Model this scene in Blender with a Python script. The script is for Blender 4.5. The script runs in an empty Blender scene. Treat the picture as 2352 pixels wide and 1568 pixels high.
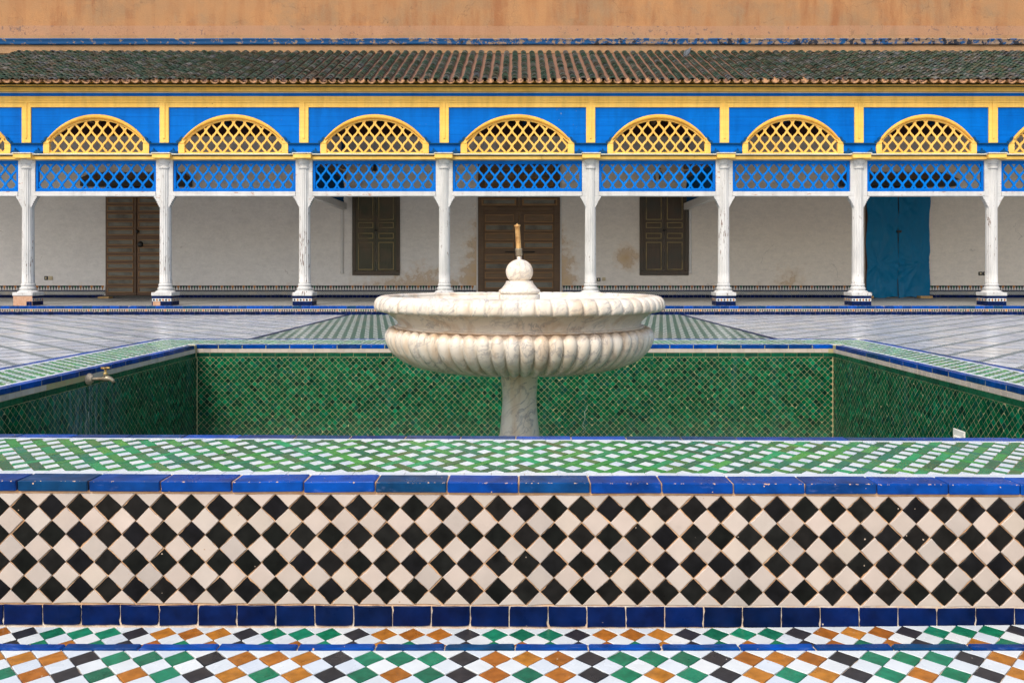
import bpy, math, random
from mathutils import Vector, Matrix, noise as mnoise
rnd = random.Random(11)
PI = math.pi
C = bpy.context.scene.collection
scene = bpy.context.scene

# ------------------------------------------------------------------ camera, sky, sun, exposure
F, QX, QY, EYE = 1900.0, 1190.0, 625.0, 1.0          # focal length and vanishing point measured in the photo, eye height
cam = bpy.data.cameras.new('camera'); camo = bpy.data.objects.new('camera', cam); C.objects.link(camo)
camo.location = (0, 0, EYE); camo.rotation_euler = (PI/2, 0, 0)
cam.sensor_width = 36; cam.lens = 36*F/2352
cam.shift_x = (1176-QX)/2352; cam.shift_y = (QY-784)/2352
cam.clip_start = 0.05; cam.clip_end = 500
scene.camera = camo
SUN_EL, SUN_AZ = math.radians(49), math.radians(204)   # azimuth measured from +Y (north) clockwise: behind the camera, to its left
w = bpy.data.worlds.new('World'); scene.world = w; w.use_nodes = True
wn = w.node_tree.nodes; bg = wn['Background']
sky = wn.new('ShaderNodeTexSky'); sky.sky_type = 'NISHITA'; sky.sun_disc = False
sky.sun_elevation = SUN_EL; sky.sun_rotation = SUN_AZ; sky.dust_density = 3.0; sky.air_density = 1.2; sky.ozone_density = 0.7
w.node_tree.links.new(sky.outputs[0], bg.inputs[0]); bg.inputs[1].default_value = 0.15
sun = bpy.data.lights.new('sun', 'SUN'); sun.energy = 1.6; sun.angle = math.radians(17); sun.color = (1.0, 0.93, 0.82)
suno = bpy.data.objects.new('sun', sun); C.objects.link(suno)
sd = Vector((math.sin(SUN_AZ)*math.cos(SUN_EL), math.cos(SUN_AZ)*math.cos(SUN_EL), math.sin(SUN_EL)))
suno.rotation_euler = sd.to_track_quat('Z', 'Y').to_euler(); suno.location = (0, -10, 20)
scene.view_settings.view_transform = 'Standard'; scene.view_settings.look = 'None'
scene.view_settings.exposure = 0.6; scene.view_settings.gamma = 1.0; scene.view_settings.use_curve_mapping = False
scene.render.engine = 'CYCLES'
scene.cycles.max_bounces = 9; scene.cycles.diffuse_bounces = 7; scene.cycles.use_denoising = True

def X(q, D): return (q-QX)/F*D
def Z(q, D): return EYE-(q-QY)/F*D

# ------------------------------------------------------------------ mesh and object helpers
class MB:
    def __init__(s): s.v = []; s.f = []; s.m = []; s.s = []
    def add(s, vs, fs, mi=0, smooth=False):
        o = len(s.v); s.v += [tuple(p) for p in vs]
        for f in fs: s.f.append([i+o for i in f]); s.m.append(mi); s.s.append(smooth)
    def box(s, x0, x1, y0, y1, z0, z1, c=0.0, mi=0):
        if x0 > x1: x0, x1 = x1, x0
        if y0 > y1: y0, y1 = y1, y0
        if z0 > z1: z0, z1 = z1, z0
        c = min(c, .45*(x1-x0), .45*(y1-y0), .45*(z1-z0))
        if c <= 0:
            vs = [(x, y, z) for x in (x0, x1) for y in (y0, y1) for z in (z0, z1)]
            s.add(vs, [(0,1,3,2),(4,6,7,5),(0,4,5,1),(2,3,7,6),(0,2,6,4),(1,5,7,3)], mi); return
        lo, hi = (x0, y0, z0), (x1, y1, z1); vs = []; idx = {}
        for cx in (0, 1):
            for cy in (0, 1):
                for cz in (0, 1):
                    k = (cx, cy, cz)
                    for a in range(3):
                        p = [hi[i] if k[i] else lo[i] for i in range(3)]
                        for i in range(3):
                            if i != a: p[i] += -c if k[i] else c
                        idx[(k, a)] = len(vs); vs.append(p)
        fs = []
        for a in range(3):
            b, d = (a+1) % 3, (a+2) % 3
            for sg in (0, 1):
                ring = []
                for (i, j) in ((0,0),(1,0),(1,1),(0,1)):
                    k = [0,0,0]; k[a] = sg; k[b] = i; k[d] = j; ring.append(idx[(tuple(k), a)])
                fs.append(ring if sg else ring[::-1])
        for a in range(3):
            b, d = (a+1) % 3, (a+2) % 3
            for i in (0, 1):
                for j in (0, 1):
                    k0 = [0,0,0]; k0[b] = i; k0[d] = j; k1 = list(k0); k1[a] = 1
                    k0, k1 = tuple(k0), tuple(k1)
                    q = [idx[(k0, b)], idx[(k1, b)], idx[(k1, d)], idx[(k0, d)]]
                    fs.append(q if i == j else q[::-1])
        for cx in (0, 1):
            for cy in (0, 1):
                for cz in (0, 1):
                    t = [idx[((cx, cy, cz), a)] for a in range(3)]
                    fs.append(t if (cx+cy+cz) % 2 == 1 else t[::-1])
        s.add(vs, fs, mi)
    def prism(s, poly, y0, y1, mi=0):                       # polygon in the XZ plane, front at y0
        n = len(poly)
        vs = [(p[0], y0, p[1]) for p in poly]+[(p[0], y1, p[1]) for p in poly]
        s.add(vs, [list(range(n)), list(range(2*n-1, n-1, -1))]+[[(i+1) % n, i, n+i, n+(i+1) % n] for i in range(n)], mi)
    def lathe(s, prof, n, cen=(0, 0), mi=0, fn=None, smooth=True, z=0):
        vs = []; m = len(prof)
        for j, (r, zz) in enumerate(prof):
            for i in range(n):
                a = 2*PI*i/n; rr, z2 = (r, zz) if fn is None else fn(j, r, zz, a)
                vs.append((cen[0]+rr*math.cos(a), cen[1]+rr*math.sin(a), z+z2))
        fs = [[j*n+i, j*n+(i+1) % n, (j+1)*n+(i+1) % n, (j+1)*n+i] for j in range(m-1) for i in range(n)]
        s.add(vs, fs, mi, smooth)
    def tube(s, path, radii, n=8, mi=0, cap=True, sq=None):
        vs = []; path = [Vector(p) for p in path]; m = len(path)
        if not isinstance(radii, (list, tuple)): radii = [radii]*m
        for k, p in enumerate(path):
            t = (path[min(k+1, m-1)]-path[max(k-1, 0)]).normalized()
            up = Vector((0, 0, 1)) if abs(t.z) < .95 else Vector((0, 1, 0))
            a = t.cross(up).normalized(); b = a.cross(t)
            ka = sq[k] if sq else 1.0
            for i in range(n):
                an = 2*PI*i/n; vs.append(p+a*math.cos(an)*radii[k]*ka+b*math.sin(an)*radii[k])
        fs = [[k*n+i, k*n+(i+1) % n, (k+1)*n+(i+1) % n, (k+1)*n+i] for k in range(m-1) for i in range(n)]
        if cap: fs += [list(range(n-1, -1, -1)), [(m-1)*n+i for i in range(n)]]
        s.add(vs, fs, mi, True)
    def mesh(s, name, mats):
        me = bpy.data.meshes.new(name); me.from_pydata(s.v, [], s.f)
        for m in (mats if isinstance(mats, (list, tuple)) else [mats]): me.materials.append(m)
        me.polygons.foreach_set('material_index', s.m); me.polygons.foreach_set('use_smooth', s.s); me.update()
        return me
    def build(s, name, mats, parent=None, **kw):
        return place(name, s.mesh(name, mats), parent, **kw)

W = {}                                                       # world matrix of every object made here
def place(name, data, parent=None, M=None, **props):
    o = bpy.data.objects.new(name, data); C.objects.link(o)
    M = M or Matrix()
    if parent is not None:
        o.parent = parent; o.matrix_parent_inverse = W[parent.name].inverted()
    o.matrix_basis = M; W[o.name] = M
    for k, v in props.items(): o[k] = v
    return o
def thing(name, label, cat, loc, group=None):
    p = dict(label=label, category=cat)
    if group: p['group'] = group
    return place(name, None, None, Matrix.Translation(loc), **p)
def frame(o, u, v, n):
    return Matrix(((u[0], v[0], n[0], o[0]), (u[1], v[1], n[1], o[1]), (u[2], v[2], n[2], o[2]), (0, 0, 0, 1)))
FRONT = ((1,0,0), (0,0,1), (0,-1,0)); TOP = ((1,0,0), (0,1,0), (0,0,1))
LEFTW = ((0,1,0), (0,0,1), (1,0,0)); RIGHTW = ((0,-1,0), (0,0,1), (-1,0,0))

def clip(poly, x0, x1, y0, y1):
    for ax, lim, sg in ((0, x0, 1), (0, x1, -1), (1, y0, 1), (1, y1, -1)):
        out = []
        for i, p in enumerate(poly):
            q = poly[(i+1) % len(poly)]; dp = (p[ax]-lim)*sg; dq = (q[ax]-lim)*sg
            if dp >= 0: out.append(p)
            if dp*dq < 0:
                t = dp/(dp-dq); out.append((p[0]+(q[0]-p[0])*t, p[1]+(q[1]-p[1])*t))
        poly = out
        if len(poly) < 3: return []
    return poly
def area(p): return .5*abs(sum(p[i][0]*p[(i+1) % len(p)][1]-p[(i+1) % len(p)][0]*p[i][1] for i in range(len(p))))
def shrink(poly, g):
    """move every edge of a convex counter-clockwise polygon inwards by g"""
    n = len(poly); out = []
    for i in range(n):
        a, b, c = Vector(poly[i-1]), Vector(poly[i]), Vector(poly[(i+1) % n])
        d1, d2 = (b-a), (c-b)
        if d1.length < 1e-6 or d2.length < 1e-6: out.append(poly[i]); continue
        d1.normalize(); d2.normalize(); n1, n2 = Vector((-d1.y, d1.x)), Vector((-d2.y, d2.x))
        k = max(.35, 1+n1.dot(n2)); out.append(tuple(b+(n1+n2)*(g/k)))
    return out
def tile_tpl(poly, th=.004, bev=.0012, seg=1, jit=0.0):
    pts = []; n = len(poly)
    for i in range(n):
        a, b = Vector(poly[i]), Vector(poly[(i+1) % n])
        for k in range(seg):
            p = a.lerp(b, k/seg)+Vector((rnd.uniform(-jit, jit), rnd.uniform(-jit, jit)))
            if seg >= 3 and rnd.random() < .10: p *= 1-rnd.uniform(.02, .075)
            pts.append(p)
    c = sum(pts, Vector((0, 0)))/len(pts); m = len(pts); vs = []
    for p in pts: vs.append((p.x, p.y, 0))
    for p in pts: vs.append((p.x, p.y, th-bev))
    for p in pts:
        d = (c-p); L = d.length or 1; q = p+d*min(.5, bev*1.3/L); vs.append((q.x, q.y, th))
    fs = [[j*m+i, j*m+(i+1) % m, (j+1)*m+(i+1) % m, (j+1)*m+i] for j in range(2) for i in range(m)]
    fs.append([2*m+i for i in range(m)])
    return vs, fs
def rhomb(a, b): return [(-a, 0), (0, -b), (a, 0), (0, b)]
def rect(a, b): return [(-a, -b), (a, -b), (a, b), (-a, b)]
def variants(poly, k, **kw): return [tile_tpl(poly, **kw) for _ in range(k)]
def tilt(M, a, rot=0.0):
    return M @ Matrix.Rotation(rnd.gauss(0, a), 4, 'X') @ Matrix.Rotation(rnd.gauss(0, a), 4, 'Y') @ Matrix.Rotation(rnd.gauss(0, rot), 4, 'Z')
def score(M):
    p = M.to_translation(); D = max(p.y, .3); qx = QX+p.x/D*F; qy = QY+(EYE-p.z)/D*F
    return 1/D if (-30 < qx < 2382 and -20 < qy < 1590) else 1e-3/D
MESHES = {}
def lay(parent, name, items, limit=300):
    """items: (template, material, matrix); the largest in the picture become parts, the rest one part of kind stuff"""
    items = sorted(items, key=lambda t: -score(t[2]))
    for tpl, mat, M in items[:limit]:
        k = (id(tpl), mat.name)
        if k not in MESHES:
            me = bpy.data.meshes.new(name); me.from_pydata(tpl[0], [], tpl[1]); me.materials.append(mat); MESHES[k] = (me, tpl)
        place(name, MESHES[k][0], parent, M)
    rest = items[limit:]
    if rest:
        mb = MB(); mats = []
        for tpl, mat, M in rest:
            if mat not in mats: mats.append(mat)
            mb.add([M @ Vector(v) for v in tpl[0]], tpl[1], mats.index(mat))
        mb.build(name, mats, parent, kind='stuff')

# ------------------------------------------------------------------ material helpers
def hexc(r, g, b): return tuple(((c/255)/12.92 if c/255 <= .04045 else ((c/255+.055)/1.055)**2.4) for c in (r, g, b))+(1,)
class NT:
    def __init__(s, name):
        s.mat = bpy.data.materials.new(name); s.mat.use_nodes = True; s.t = s.mat.node_tree; s.b = s.t.nodes['Principled BSDF']
        s._pos = None
    def n(s, typ, outs=0, props=None, **ins):
        nd = s.t.nodes.new('ShaderNode'+typ)
        for k, v in (props or {}).items(): setattr(nd, k, v)
        for k, v in ins.items():
            k = k.replace('_', ' ')
            s.set(nd.inputs[int(k[1:])] if k[0] == 'i' and k[1:].isdigit() else nd.inputs[k], v)
        return nd.outputs[outs]
    def set(s, sock, v):
        if isinstance(v, bpy.types.NodeSocket): s.t.links.new(v, sock)
        else:
            if isinstance(v, tuple) and len(v) == 3 and sock.type == 'RGBA': v = v+(1,)
            sock.default_value = v
    def pos(s, scale=None):
        if s._pos is None: s._pos = s.n('NewGeometry', 'Position')
        if scale is None: return s._pos
        return s.n('VectorMath', 0, {'operation': 'MULTIPLY'}, i0=s._pos, i1=scale)
    def xyz(s):
        nd = s.t.nodes.new('ShaderNodeSeparateXYZ'); s.set(nd.inputs[0], s.pos()); return nd.outputs
    def m(s, op, a, b=0.0, c=None, clamp=False):
        nd = s.t.nodes.new('ShaderNodeMath'); nd.operation = op; nd.use_clamp = clamp
        s.set(nd.inputs[0], a); s.set(nd.inputs[1], b)
        if c is not None: s.set(nd.inputs[2], c)
        return nd.outputs[0]
    def noise(s, scale, detail=4, vec=None, rough=.55, dist=0.0):
        return s.n('TexNoise', 'Fac', Vector=vec if vec is not None else s.pos(), Scale=scale, Detail=detail, Roughness=rough, Distortion=dist)
    def ramp(s, fac, stops, const=False):
        nd = s.t.nodes.new('ShaderNodeValToRGB'); e = nd.color_ramp.elements
        if const: nd.color_ramp.interpolation = 'CONSTANT'
        while len(e) < len(stops): e.new(.5)
        for k, (p, c) in enumerate(stops):
            e[k].position = p; e[k].color = (c, c, c, 1) if isinstance(c, (int, float)) else tuple(c[:3])+(1,)
        s.set(nd.inputs[0], fac); return nd.outputs[0]
    def mix(s, fac, a, b, mode='MIX'):
        nd = s.t.nodes.new('ShaderNodeMix'); nd.data_type = 'RGBA'; nd.blend_type = mode
        s.set(nd.inputs[0], fac); s.set(nd.inputs[6], a); s.set(nd.inputs[7], b); return nd.outputs[2]
    def rand(s):
        a = s.n('NewGeometry', 'Random Per Island'); b = s.n('ObjectInfo', 'Random')
        return s.m('FRACT', s.m('ADD', a, s.m('MULTIPLY', b, 7.31)))
    def out(s, color, rough=.6, bump=None, bs=.2, bd=.01, spec=.5, metal=0.0, coat=0.0):
        s.set(s.b.inputs['Base Color'], color); s.set(s.b.inputs['Roughness'], rough)
        s.set(s.b.inputs['Specular IOR Level'], spec); s.set(s.b.inputs['Metallic'], metal); s.set(s.b.inputs['Coat Weight'], coat)
        if bump is not None:
            nd = s.t.nodes.new('ShaderNodeBump'); nd.inputs['Strength'].default_value = bs; nd.inputs['Distance'].default_value = bd
            s.set(nd.inputs['Height'], bump); s.t.links.new(nd.outputs[0], s.b.inputs['Normal'])
        return s.mat

def glaze(name, cols, rough=.2, chip=(.62, .42, .28), chipamt=.25, ns=30, val=.35, bs=.25, bd=.004, spec=.28, lime=False, edge=False):
    """hand-cut glazed tile: every tile its own shade, cloudy glaze, small chips, wavy surface"""
    t = NT(name); r = t.rand(); n = len(cols)
    col = t.ramp(r, [((i+.5)/n, c) for i, c in enumerate(cols)])
    cl = t.noise(ns, 5); v = t.ramp(cl, [(.25, 1-val), (.75, 1+val*.6)])
    col = t.mix(1.0, col, v, 'MULTIPLY')
    if chipamt > 0:
        vor = t.t.nodes.new('ShaderNodeTexVoronoi'); t.set(vor.inputs['Vector'], t.pos()); vor.inputs['Scale'].default_value = 42
        keep = t.m('GREATER_THAN', t.n('SeparateColor', 0, i0=vor.outputs['Color']), 1-chipamt)
        wob = t.m('MULTIPLY', t.noise(120, 4, rough=.75), .42)
        sp = t.m('MULTIPLY', t.m('LESS_THAN', t.m('ADD', vor.outputs['Distance'], wob), .29), keep)
        col = t.mix(sp, col, chip)
    if lime:
        o = t.xyz(); n1 = t.noise(6, 4, t.pos((6, 6, .7)))
        near = t.m('SUBTRACT', 1.0, t.m('ABSOLUTE', t.m('MULTIPLY', t.m('SUBTRACT', o[1], 4.95), 1.6)), clamp=True)
        side = t.m('LESS_THAN', o[0], -2.4)
        f = t.m('MULTIPLY', t.m('MULTIPLY', near, side), t.ramp(n1, [(.42, .12), (.62, .85)]))
        col = t.mix(f, col, (.10, .17, .20))
        st = t.ramp(t.noise(1.0, 6, t.pos((7, 7, .55)), .65), [(.55, 0.0), (.72, .5)]); col = t.mix(st, col, (.02, .10, .09))
        low = t.m('MULTIPLY', t.m('SUBTRACT', -.02, t.m('ADD', o[2], t.m('MULTIPLY', t.noise(4, 4), .25))), 3.0, clamp=True); col = t.mix(t.m('MULTIPLY', low, .35), col, (.10, .16, .12))
    if edge:                                               # the front arris of the near coping is chipped down to the clay
        o = t.xyz(); dy = t.m('ABSOLUTE', t.m('SUBTRACT', o[1], 2.3205)); dz = t.m('ABSOLUTE', t.m('SUBTRACT', t.m('ADD', o[2], t.m('MULTIPLY', o[0], .0038)), .4095))
        lim = t.ramp(t.noise(75, 4, rough=.7), [(.56, 0.0), (.8, .0075)])
        col = t.mix(t.m('LESS_THAN', t.m('ADD', dy, dz), lim), col, (.50, .32, .22))
        sc = t.ramp(t.noise(1.0, 5, t.pos((10, 60, 30)), .7), [(.60, 0.0), (.75, .35)]); col = t.mix(sc, col, (.22, .28, .52))
    wv = t.noise(22, 3)
    rr = t.ramp(t.noise(9, 4), [(.3, rough*.8), (.75, rough*1.7)])
    return t.out(col, rr, wv, bs, bd, spec)

def grout(name, c1, c2, rough=.9):
    t = NT(name); n = t.noise(35, 6); f = t.noise(240, 3)
    return t.out(t.mix(t.ramp(n, [(.35, 0.0), (.65, 1.0)]), c1, c2), rough, f, .5, .003)

def paint(name, col, col2, wood=(.2, .1, .05), peel=.0, sc=(9, 9, 9), rough=.5, low=None, grain=(1.2, 8, 26), gv=.1):
    """brushed oil paint on wood: slight fading, faint grain, peeled spots of bare wood"""
    t = NT(name); n = t.noise(1.3, 5); c = t.mix(t.ramp(n, [(.3, 0.0), (.7, 1.0)]), col, col2)
    g = t.noise(1.0, 5, t.pos(grain), .6); c = t.mix(1.0, c, t.ramp(g, [(.3, 1-gv), (.7, 1+gv*.5)]), 'MULTIPLY')
    wz = t.noise(1.0, 5, t.pos((5, 5, 1.0)), .65); c = t.mix(1.0, c, t.ramp(wz, [(.35, .84), (.55, 1.0), (.7, 1.04)]), 'MULTIPLY')
    if peel > 0:
        p = t.noise(1.0, 8, t.pos(sc), .68); big = t.noise(.9, 3)
        th = t.m('SUBTRACT', .735, t.m('MULTIPLY', t.m('SUBTRACT', big, .5), .35))
        if low:
            o = t.xyz(); th = t.m('SUBTRACT', th, t.m('MULTIPLY', t.m('SUBTRACT', low[0], o[2], clamp=True), low[1]))
        f = t.m('GREATER_THAN', p, t.m('SUBTRACT', th, peel*.2))
        c = t.mix(f, c, wood)
    return t.out(c, t.ramp(n, [(.3, rough*.85), (.7, rough*1.15)]), g, .15, .004, .06)

M_ = {}
# --- zellige of the pool and walkway
M_['black'] = glaze('black_glaze', [(.007, .008, .007), (.012, .012, .011), (.008, .008, .010), (.013, .012, .011), (.008, .009, .008)], .34, (.45, .36, .28), .10, 25, .6, spec=.08)
M_['cream'] = glaze('cream_glaze', [(.47, .40, .35), (.53, .445, .39), (.49, .42, .355), (.42, .37, .335), (.51, .43, .375), (.50, .44, .39)], .3, (.36, .25, .17), .10, 9, .12, spec=.22)
M_['white'] = glaze('white_glaze', [(.58, .62, .64), (.65, .67, .66), (.54, .59, .64)], .24, (.5, .38, .28), .05, 14, .1)
M_['cobalt'] = glaze('cobalt_glaze', [(.0, .044, .25), (.0, .066, .36), (.0, .030, .16), (.002, .040, .17), (.0, .055, .31), (.002, .044, .13)], .26, (.66, .40, .26), .22, 16, .5, spec=.1, edge=True)
M_['navy'] = glaze('navy_glaze', [(.002, .010, .062), (.002, .013, .085), (.002, .009, .045), (.002, .012, .07)], .28, (.5, .42, .36), .14, 16, .6, spec=.08)
M_['green'] = glaze('green_glaze', [(.02, .16, .045), (.07, .31, .05), (.02, .10, .04), (.07, .22, .05), (.06, .11, .035), (.010, .30, .10), (.025, .12, .04), (.012, .16, .085), (.03, .24, .04)], .24, (.45, .42, .22), .14, 70, .3, spec=.25)
M_['emerald'] = glaze('emerald_glaze', [(.0, .064, .027), (.0, .092, .036), (.0, .034, .018), (.0, .112, .042), (.0, .075, .036), (.0, .022, .014), (.0, .085, .029), (.0, .16, .07), (.0, .055, .042), (.0, .080, .034), (.0, .068, .029)], .26, (.3, .34, .2), .05, 30, .45, spec=.07, lime=True)
M_['ggreen'] = glaze('deep_green_glaze', [(.008, .16, .075), (.010, .11, .06), (.012, .19, .10)], .26, (.6, .6, .5), .10, 50, .4)
M_['ochre'] = glaze('ochre_glaze', [(.40, .155, .018), (.34, .105, .014), (.46, .19, .025), (.30, .10, .012)], .24, (.6, .45, .3), .10, 40, .4)
M_['coal'] = glaze('coal_glaze', [(.022, .022, .024), (.035, .033, .035), (.028, .025, .027)], .3, (.55, .5, .45), .16, 40, .4)
M_['grout'] = grout('ochre_grout', (.52, .29, .15), (.64, .42, .25))
M_['pgrout'] = grout('pale_grout', (.36, .36, .18), (.38, .29, .15))
M_['wgrout'] = grout('white_grout', (.70, .62, .52), (.58, .42, .30))

# ------------------------------------------------------------------ setting: courtyard floor, middle path, walkway and gutter
PX0, PX1, PY0, PY1 = -3.19, 3.05, 2.32, 7.33            # outer edges of the pool wall
IX0, IX1, IY0, IY1 = -2.61, 2.56, 2.98, 6.72            # inner edges
ZT = 0.4102                                              # top of the coping
EDGE = 19.39                                             # front edge of the gallery platform
def floor_mat():
    t = NT('courtyard_mosaic'); o = t.xyz(); P = .488/.0348
    u = t.m('DIVIDE', t.m('ADD', o[0], o[1]), math.sqrt(2)); v = t.m('DIVIDE', t.m('SUBTRACT', o[0], o[1]), math.sqrt(2))
    iu = t.m('FLOOR', t.m('DIVIDE', u, .0349)); iv = t.m('FLOOR', t.m('DIVIDE', v, .0349))
    ck = t.m('MODULO', t.m('ABSOLUTE', t.m('ADD', iu, iv)), 2)
    c = t.mix(ck, (.33, .36, .36), (.012, .03, .028))
    return t.out(c, .4, t.noise(14, 3), .1, .01, .12)
def slab_mat():
    t = NT('white_floor_tile'); r = t.rand(); o = t.xyz()
    c = t.ramp(r, [(.1, (.47, .50, .58)), (.45, (.54, .57, .64)), (.75, (.62, .64, .68)), (.95, (.60, .59, .58))])
    u = t.m('DIVIDE', t.m('ADD', o[0], o[1]), math.sqrt(2)); v = t.m('DIVIDE', t.m('SUBTRACT', o[0], o[1]), math.sqrt(2))
    br = t.n('TexBrick', 'Fac', {'offset': 0.0}, Vector=t.n('CombineXYZ', 0, i0=u, i1=v, i2=0.0), Scale=1.0, Mortar_Size=.0022, Brick_Width=.122, Row_Height=.122)
    wn_ = t.n('TexWhiteNoise', 'Value', {'noise_dimensions': '2D'}, Vector=t.n('CombineXYZ', 0, i0=t.m('FLOOR', t.m('DIVIDE', u, .104)), i1=t.m('FLOOR', t.m('DIVIDE', v, .104)), i2=0.0))
    c = t.mix(1.0, c, t.ramp(wn_, [(.0, (.80, .80, .82)), (.5, (1.0, .99, .97)), (.8, (1.06, 1.04, 1.0)), (1.0, (.95, .86, .76))]), 'MULTIPLY')
    c = t.mix(t.m('MULTIPLY', br, .25), c, (.30, .28, .27)); n = t.noise(2.2, 5)
    c = t.mix(t.ramp(n, [(.52, 0.0), (.78, .4)]), c, (.48, .42, .38))
    return t.out(c, t.ramp(t.noise(5, 4), [(.3, .14), (.7, .28)]), t.noise(9, 3), .05, .004, .3)
def weave_mat(name, px, py, ca, cb, dark, rough=.3):
    t = NT(name); o = t.xyz()
    a = t.m('DIVIDE', o[0], px); b = t.m('DIVIDE', o[1], py)
    s = t.m('FRACT', t.m('ADD', t.m('ADD', a, b), 500.0)); q = t.m('FRACT', t.m('ADD', t.m('SUBTRACT', a, b), 500.0))
    wh = t.m('MULTIPLY', t.m('LESS_THAN', s, .5), t.m('LESS_THAN', q, .5))
    n = t.noise(40, 2); g = t.mix(t.ramp(n, [(.35, 0.0), (.65, 1.0)]), ca, cb)
    c = t.mix(wh, g, dark); c = t.mix(t.ramp(t.noise(1.1, 4), [(.5, 0.0), (.8, .4)]), c, (.34, .25, .18))
    return t.out(c, rough, t.noise(20, 3), .1, .005, .2)
def paving_mat():
    t = NT('worn_cement'); n = t.noise(3, 6)
    return t.out(t.mix(n, (.42, .38, .34), (.56, .52, .48)), .7, t.noise(40, 4), .2, .004)
M_['floor'] = floor_mat(); M_['slab'] = slab_mat()
M_['path'] = weave_mat('green_white_weave', .14, .8, (.05, .115, .08), (.09, .15, .115), (.48, .50, .47))
M_['greyweave'] = weave_mat('grey_weave', .1, .1, (.15, .16, .16), (.22, .22, .21), (.52, .51, .48), .4)
M_['cement'] = paving_mat()

fl = MB()                                                # one sheet with a rectangular opening for the pool and the low walkway side
def sheet(mb, x0, x1, y0, y1, z, mi=0, z1=None):
    z1 = z if z1 is None else z1
    mb.add([(x0, y0, z), (x1, y0, z), (x1, y1, z1), (x0, y1, z1)], [(0, 1, 2, 3)], mi)
sheet(fl, -60, PX0, 2.33, EDGE+.1, 0); sheet(fl, PX1, 60, 2.33, EDGE+.1, 0); sheet(fl, PX0, PX1, PY1, EDGE+.1, 0)
court = fl.build('courtyard_floor', M_['floor'], None, kind='structure')
S = .488; items = []; sl = .488-.088
tA = tile_tpl(rect(sl/2, sl/2), .0012, .0004)
for iu in range(-40, 60):
    for iv in range(-60, 40):
        u, v = (iu+.5)*S+.0349, (iv+.5)*S+.0349; x, y = (u+v)/math.sqrt(2), (u-v)/math.sqrt(2)
        if not (5.6 < y < EDGE+.3 and -13.6 < x < 13.6): continue
        h = sl/math.sqrt(2); poly = [(x-h, y), (x, y-h), (x+h, y), (x, y+h)]
        for (a, b) in ((-13.6, -4.03), (3.89, 13.6)):
            p = clip(poly, a, b, 5.6, EDGE-.005)
            if p and area(p) > .004:
                if len(p) == 4 and area(p) > .999*area(poly):
                    M = Matrix.Translation((x, y, 0)) @ Matrix.Rotation(PI/4, 4, 'Z'); items.append((tA, M_['slab'], tilt(M, .0004)))
                else:
                    cx = sum(q[0] for q in p)/len(p); cy = sum(q[1] for q in p)/len(p)
                    items.append((tile_tpl([(q[0]-cx, q[1]-cy) for q in p], .0012, .0004), M_['slab'], Matrix.Translation((cx, cy, 0))))
lay(court, 'floor_tile', items)
pth = MB(); sheet(pth, -3.93, 3.79, PY1+.002, EDGE-.003, .004)
path = pth.build('middle_path', M_['path'], None, kind='structure')
for x in (-3.98, 3.84):
    eb = MB()
    y = PY1
    while y < EDGE-.05:
        eb.box(x-.045, x+.045, y, min(y+.245, EDGE-.004), 0, .007, .002); y += .25
    eb.build('edge_tile', M_['navy'], path, kind='stuff')
eb = MB(); sheet(eb, -60, -.0, -12, 2.36, -.03); sheet(eb, 0, 60, -12, 2.36, -.03)

# walkway on the camera's side, 7 cm above the gutter, with coloured rhombs
DX, DY = .0762, .081
wk = MB(); wk.box(-12, 12, -9, 2.040, -.05, .066); walk = wk.build('walkway', M_['wgrout'], None, kind='structure')
rt = variants(shrink(rhomb(DX/2, DY/2), .0011), 14, th=.004, bev=.001, seg=3, jit=.0005)
def half(poly, y0, y1): return clip(poly, -9, 9, y0, y1)
up = variants(shrink(half(rhomb(DX/2, DY/2), -9, 0), .0011), 3, th=.004, bev=.001, seg=2, jit=.0004)
dn = variants(shrink(half(rhomb(DX/2, DY/2), 0, 9), .0011), 3, th=.004, bev=.001, seg=2, jit=.0004)
K, O_, G = M_['coal'], M_['ochre'], M_['ggreen']
rowA = [K, O_, O_, O_, K, G, G, G]; rowB = [K, O_, G, O_, K, G, O_, G]
NAME = {'coal_glaze': 'black_tile', 'ochre_glaze': 'ochre_tile', 'deep_green_glaze': 'green_tile'}
groups = {}; whites = []
for i in range(-34, 36):
    for k in range(5):
        row = (rowA, rowB, rowA, rowB, rowA)[k]; mat = row[(i+(4 if k in (2,) else 0)) % 8]
        x = -.1304+i*DX; y = 1.994-k*DY
        groups.setdefault(NAME[mat.name], []).append((rnd.choice(rt), mat, tilt(frame((x, y, .067), *TOP), .006, .012)))
        whites.append((rnd.choice(rt), M_['white'], tilt(frame((x+DX/2, y-DY/2, .067), *TOP), .006, .012)))
    whites.append((rnd.choice(up), M_['white'], frame((-.1304+(i+.5)*DX, 1.994+DY/2, .067), *TOP)))
for k, v in groups.items(): lay(walk, k, v)
lay(walk, 'white_tile', whites)
x = -3.0; its = []
while x < 3.0:
    L = .17+rnd.uniform(0, .03); t = tile_tpl(rect(L/2-.002, .0125), .007, .003, 4, .0008); its.append((t, M_['cobalt'], tilt(frame((x+L/2, 2.054, .066), *TOP), .004, .006))); x += L
lay(walk, 'nosing_tile', its)
ns = MB(); ns.box(-12, 12, 2.0405, 2.0685, -.05, .0655); ns.build('nosing_bed', M_['wgrout'], walk)

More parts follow.
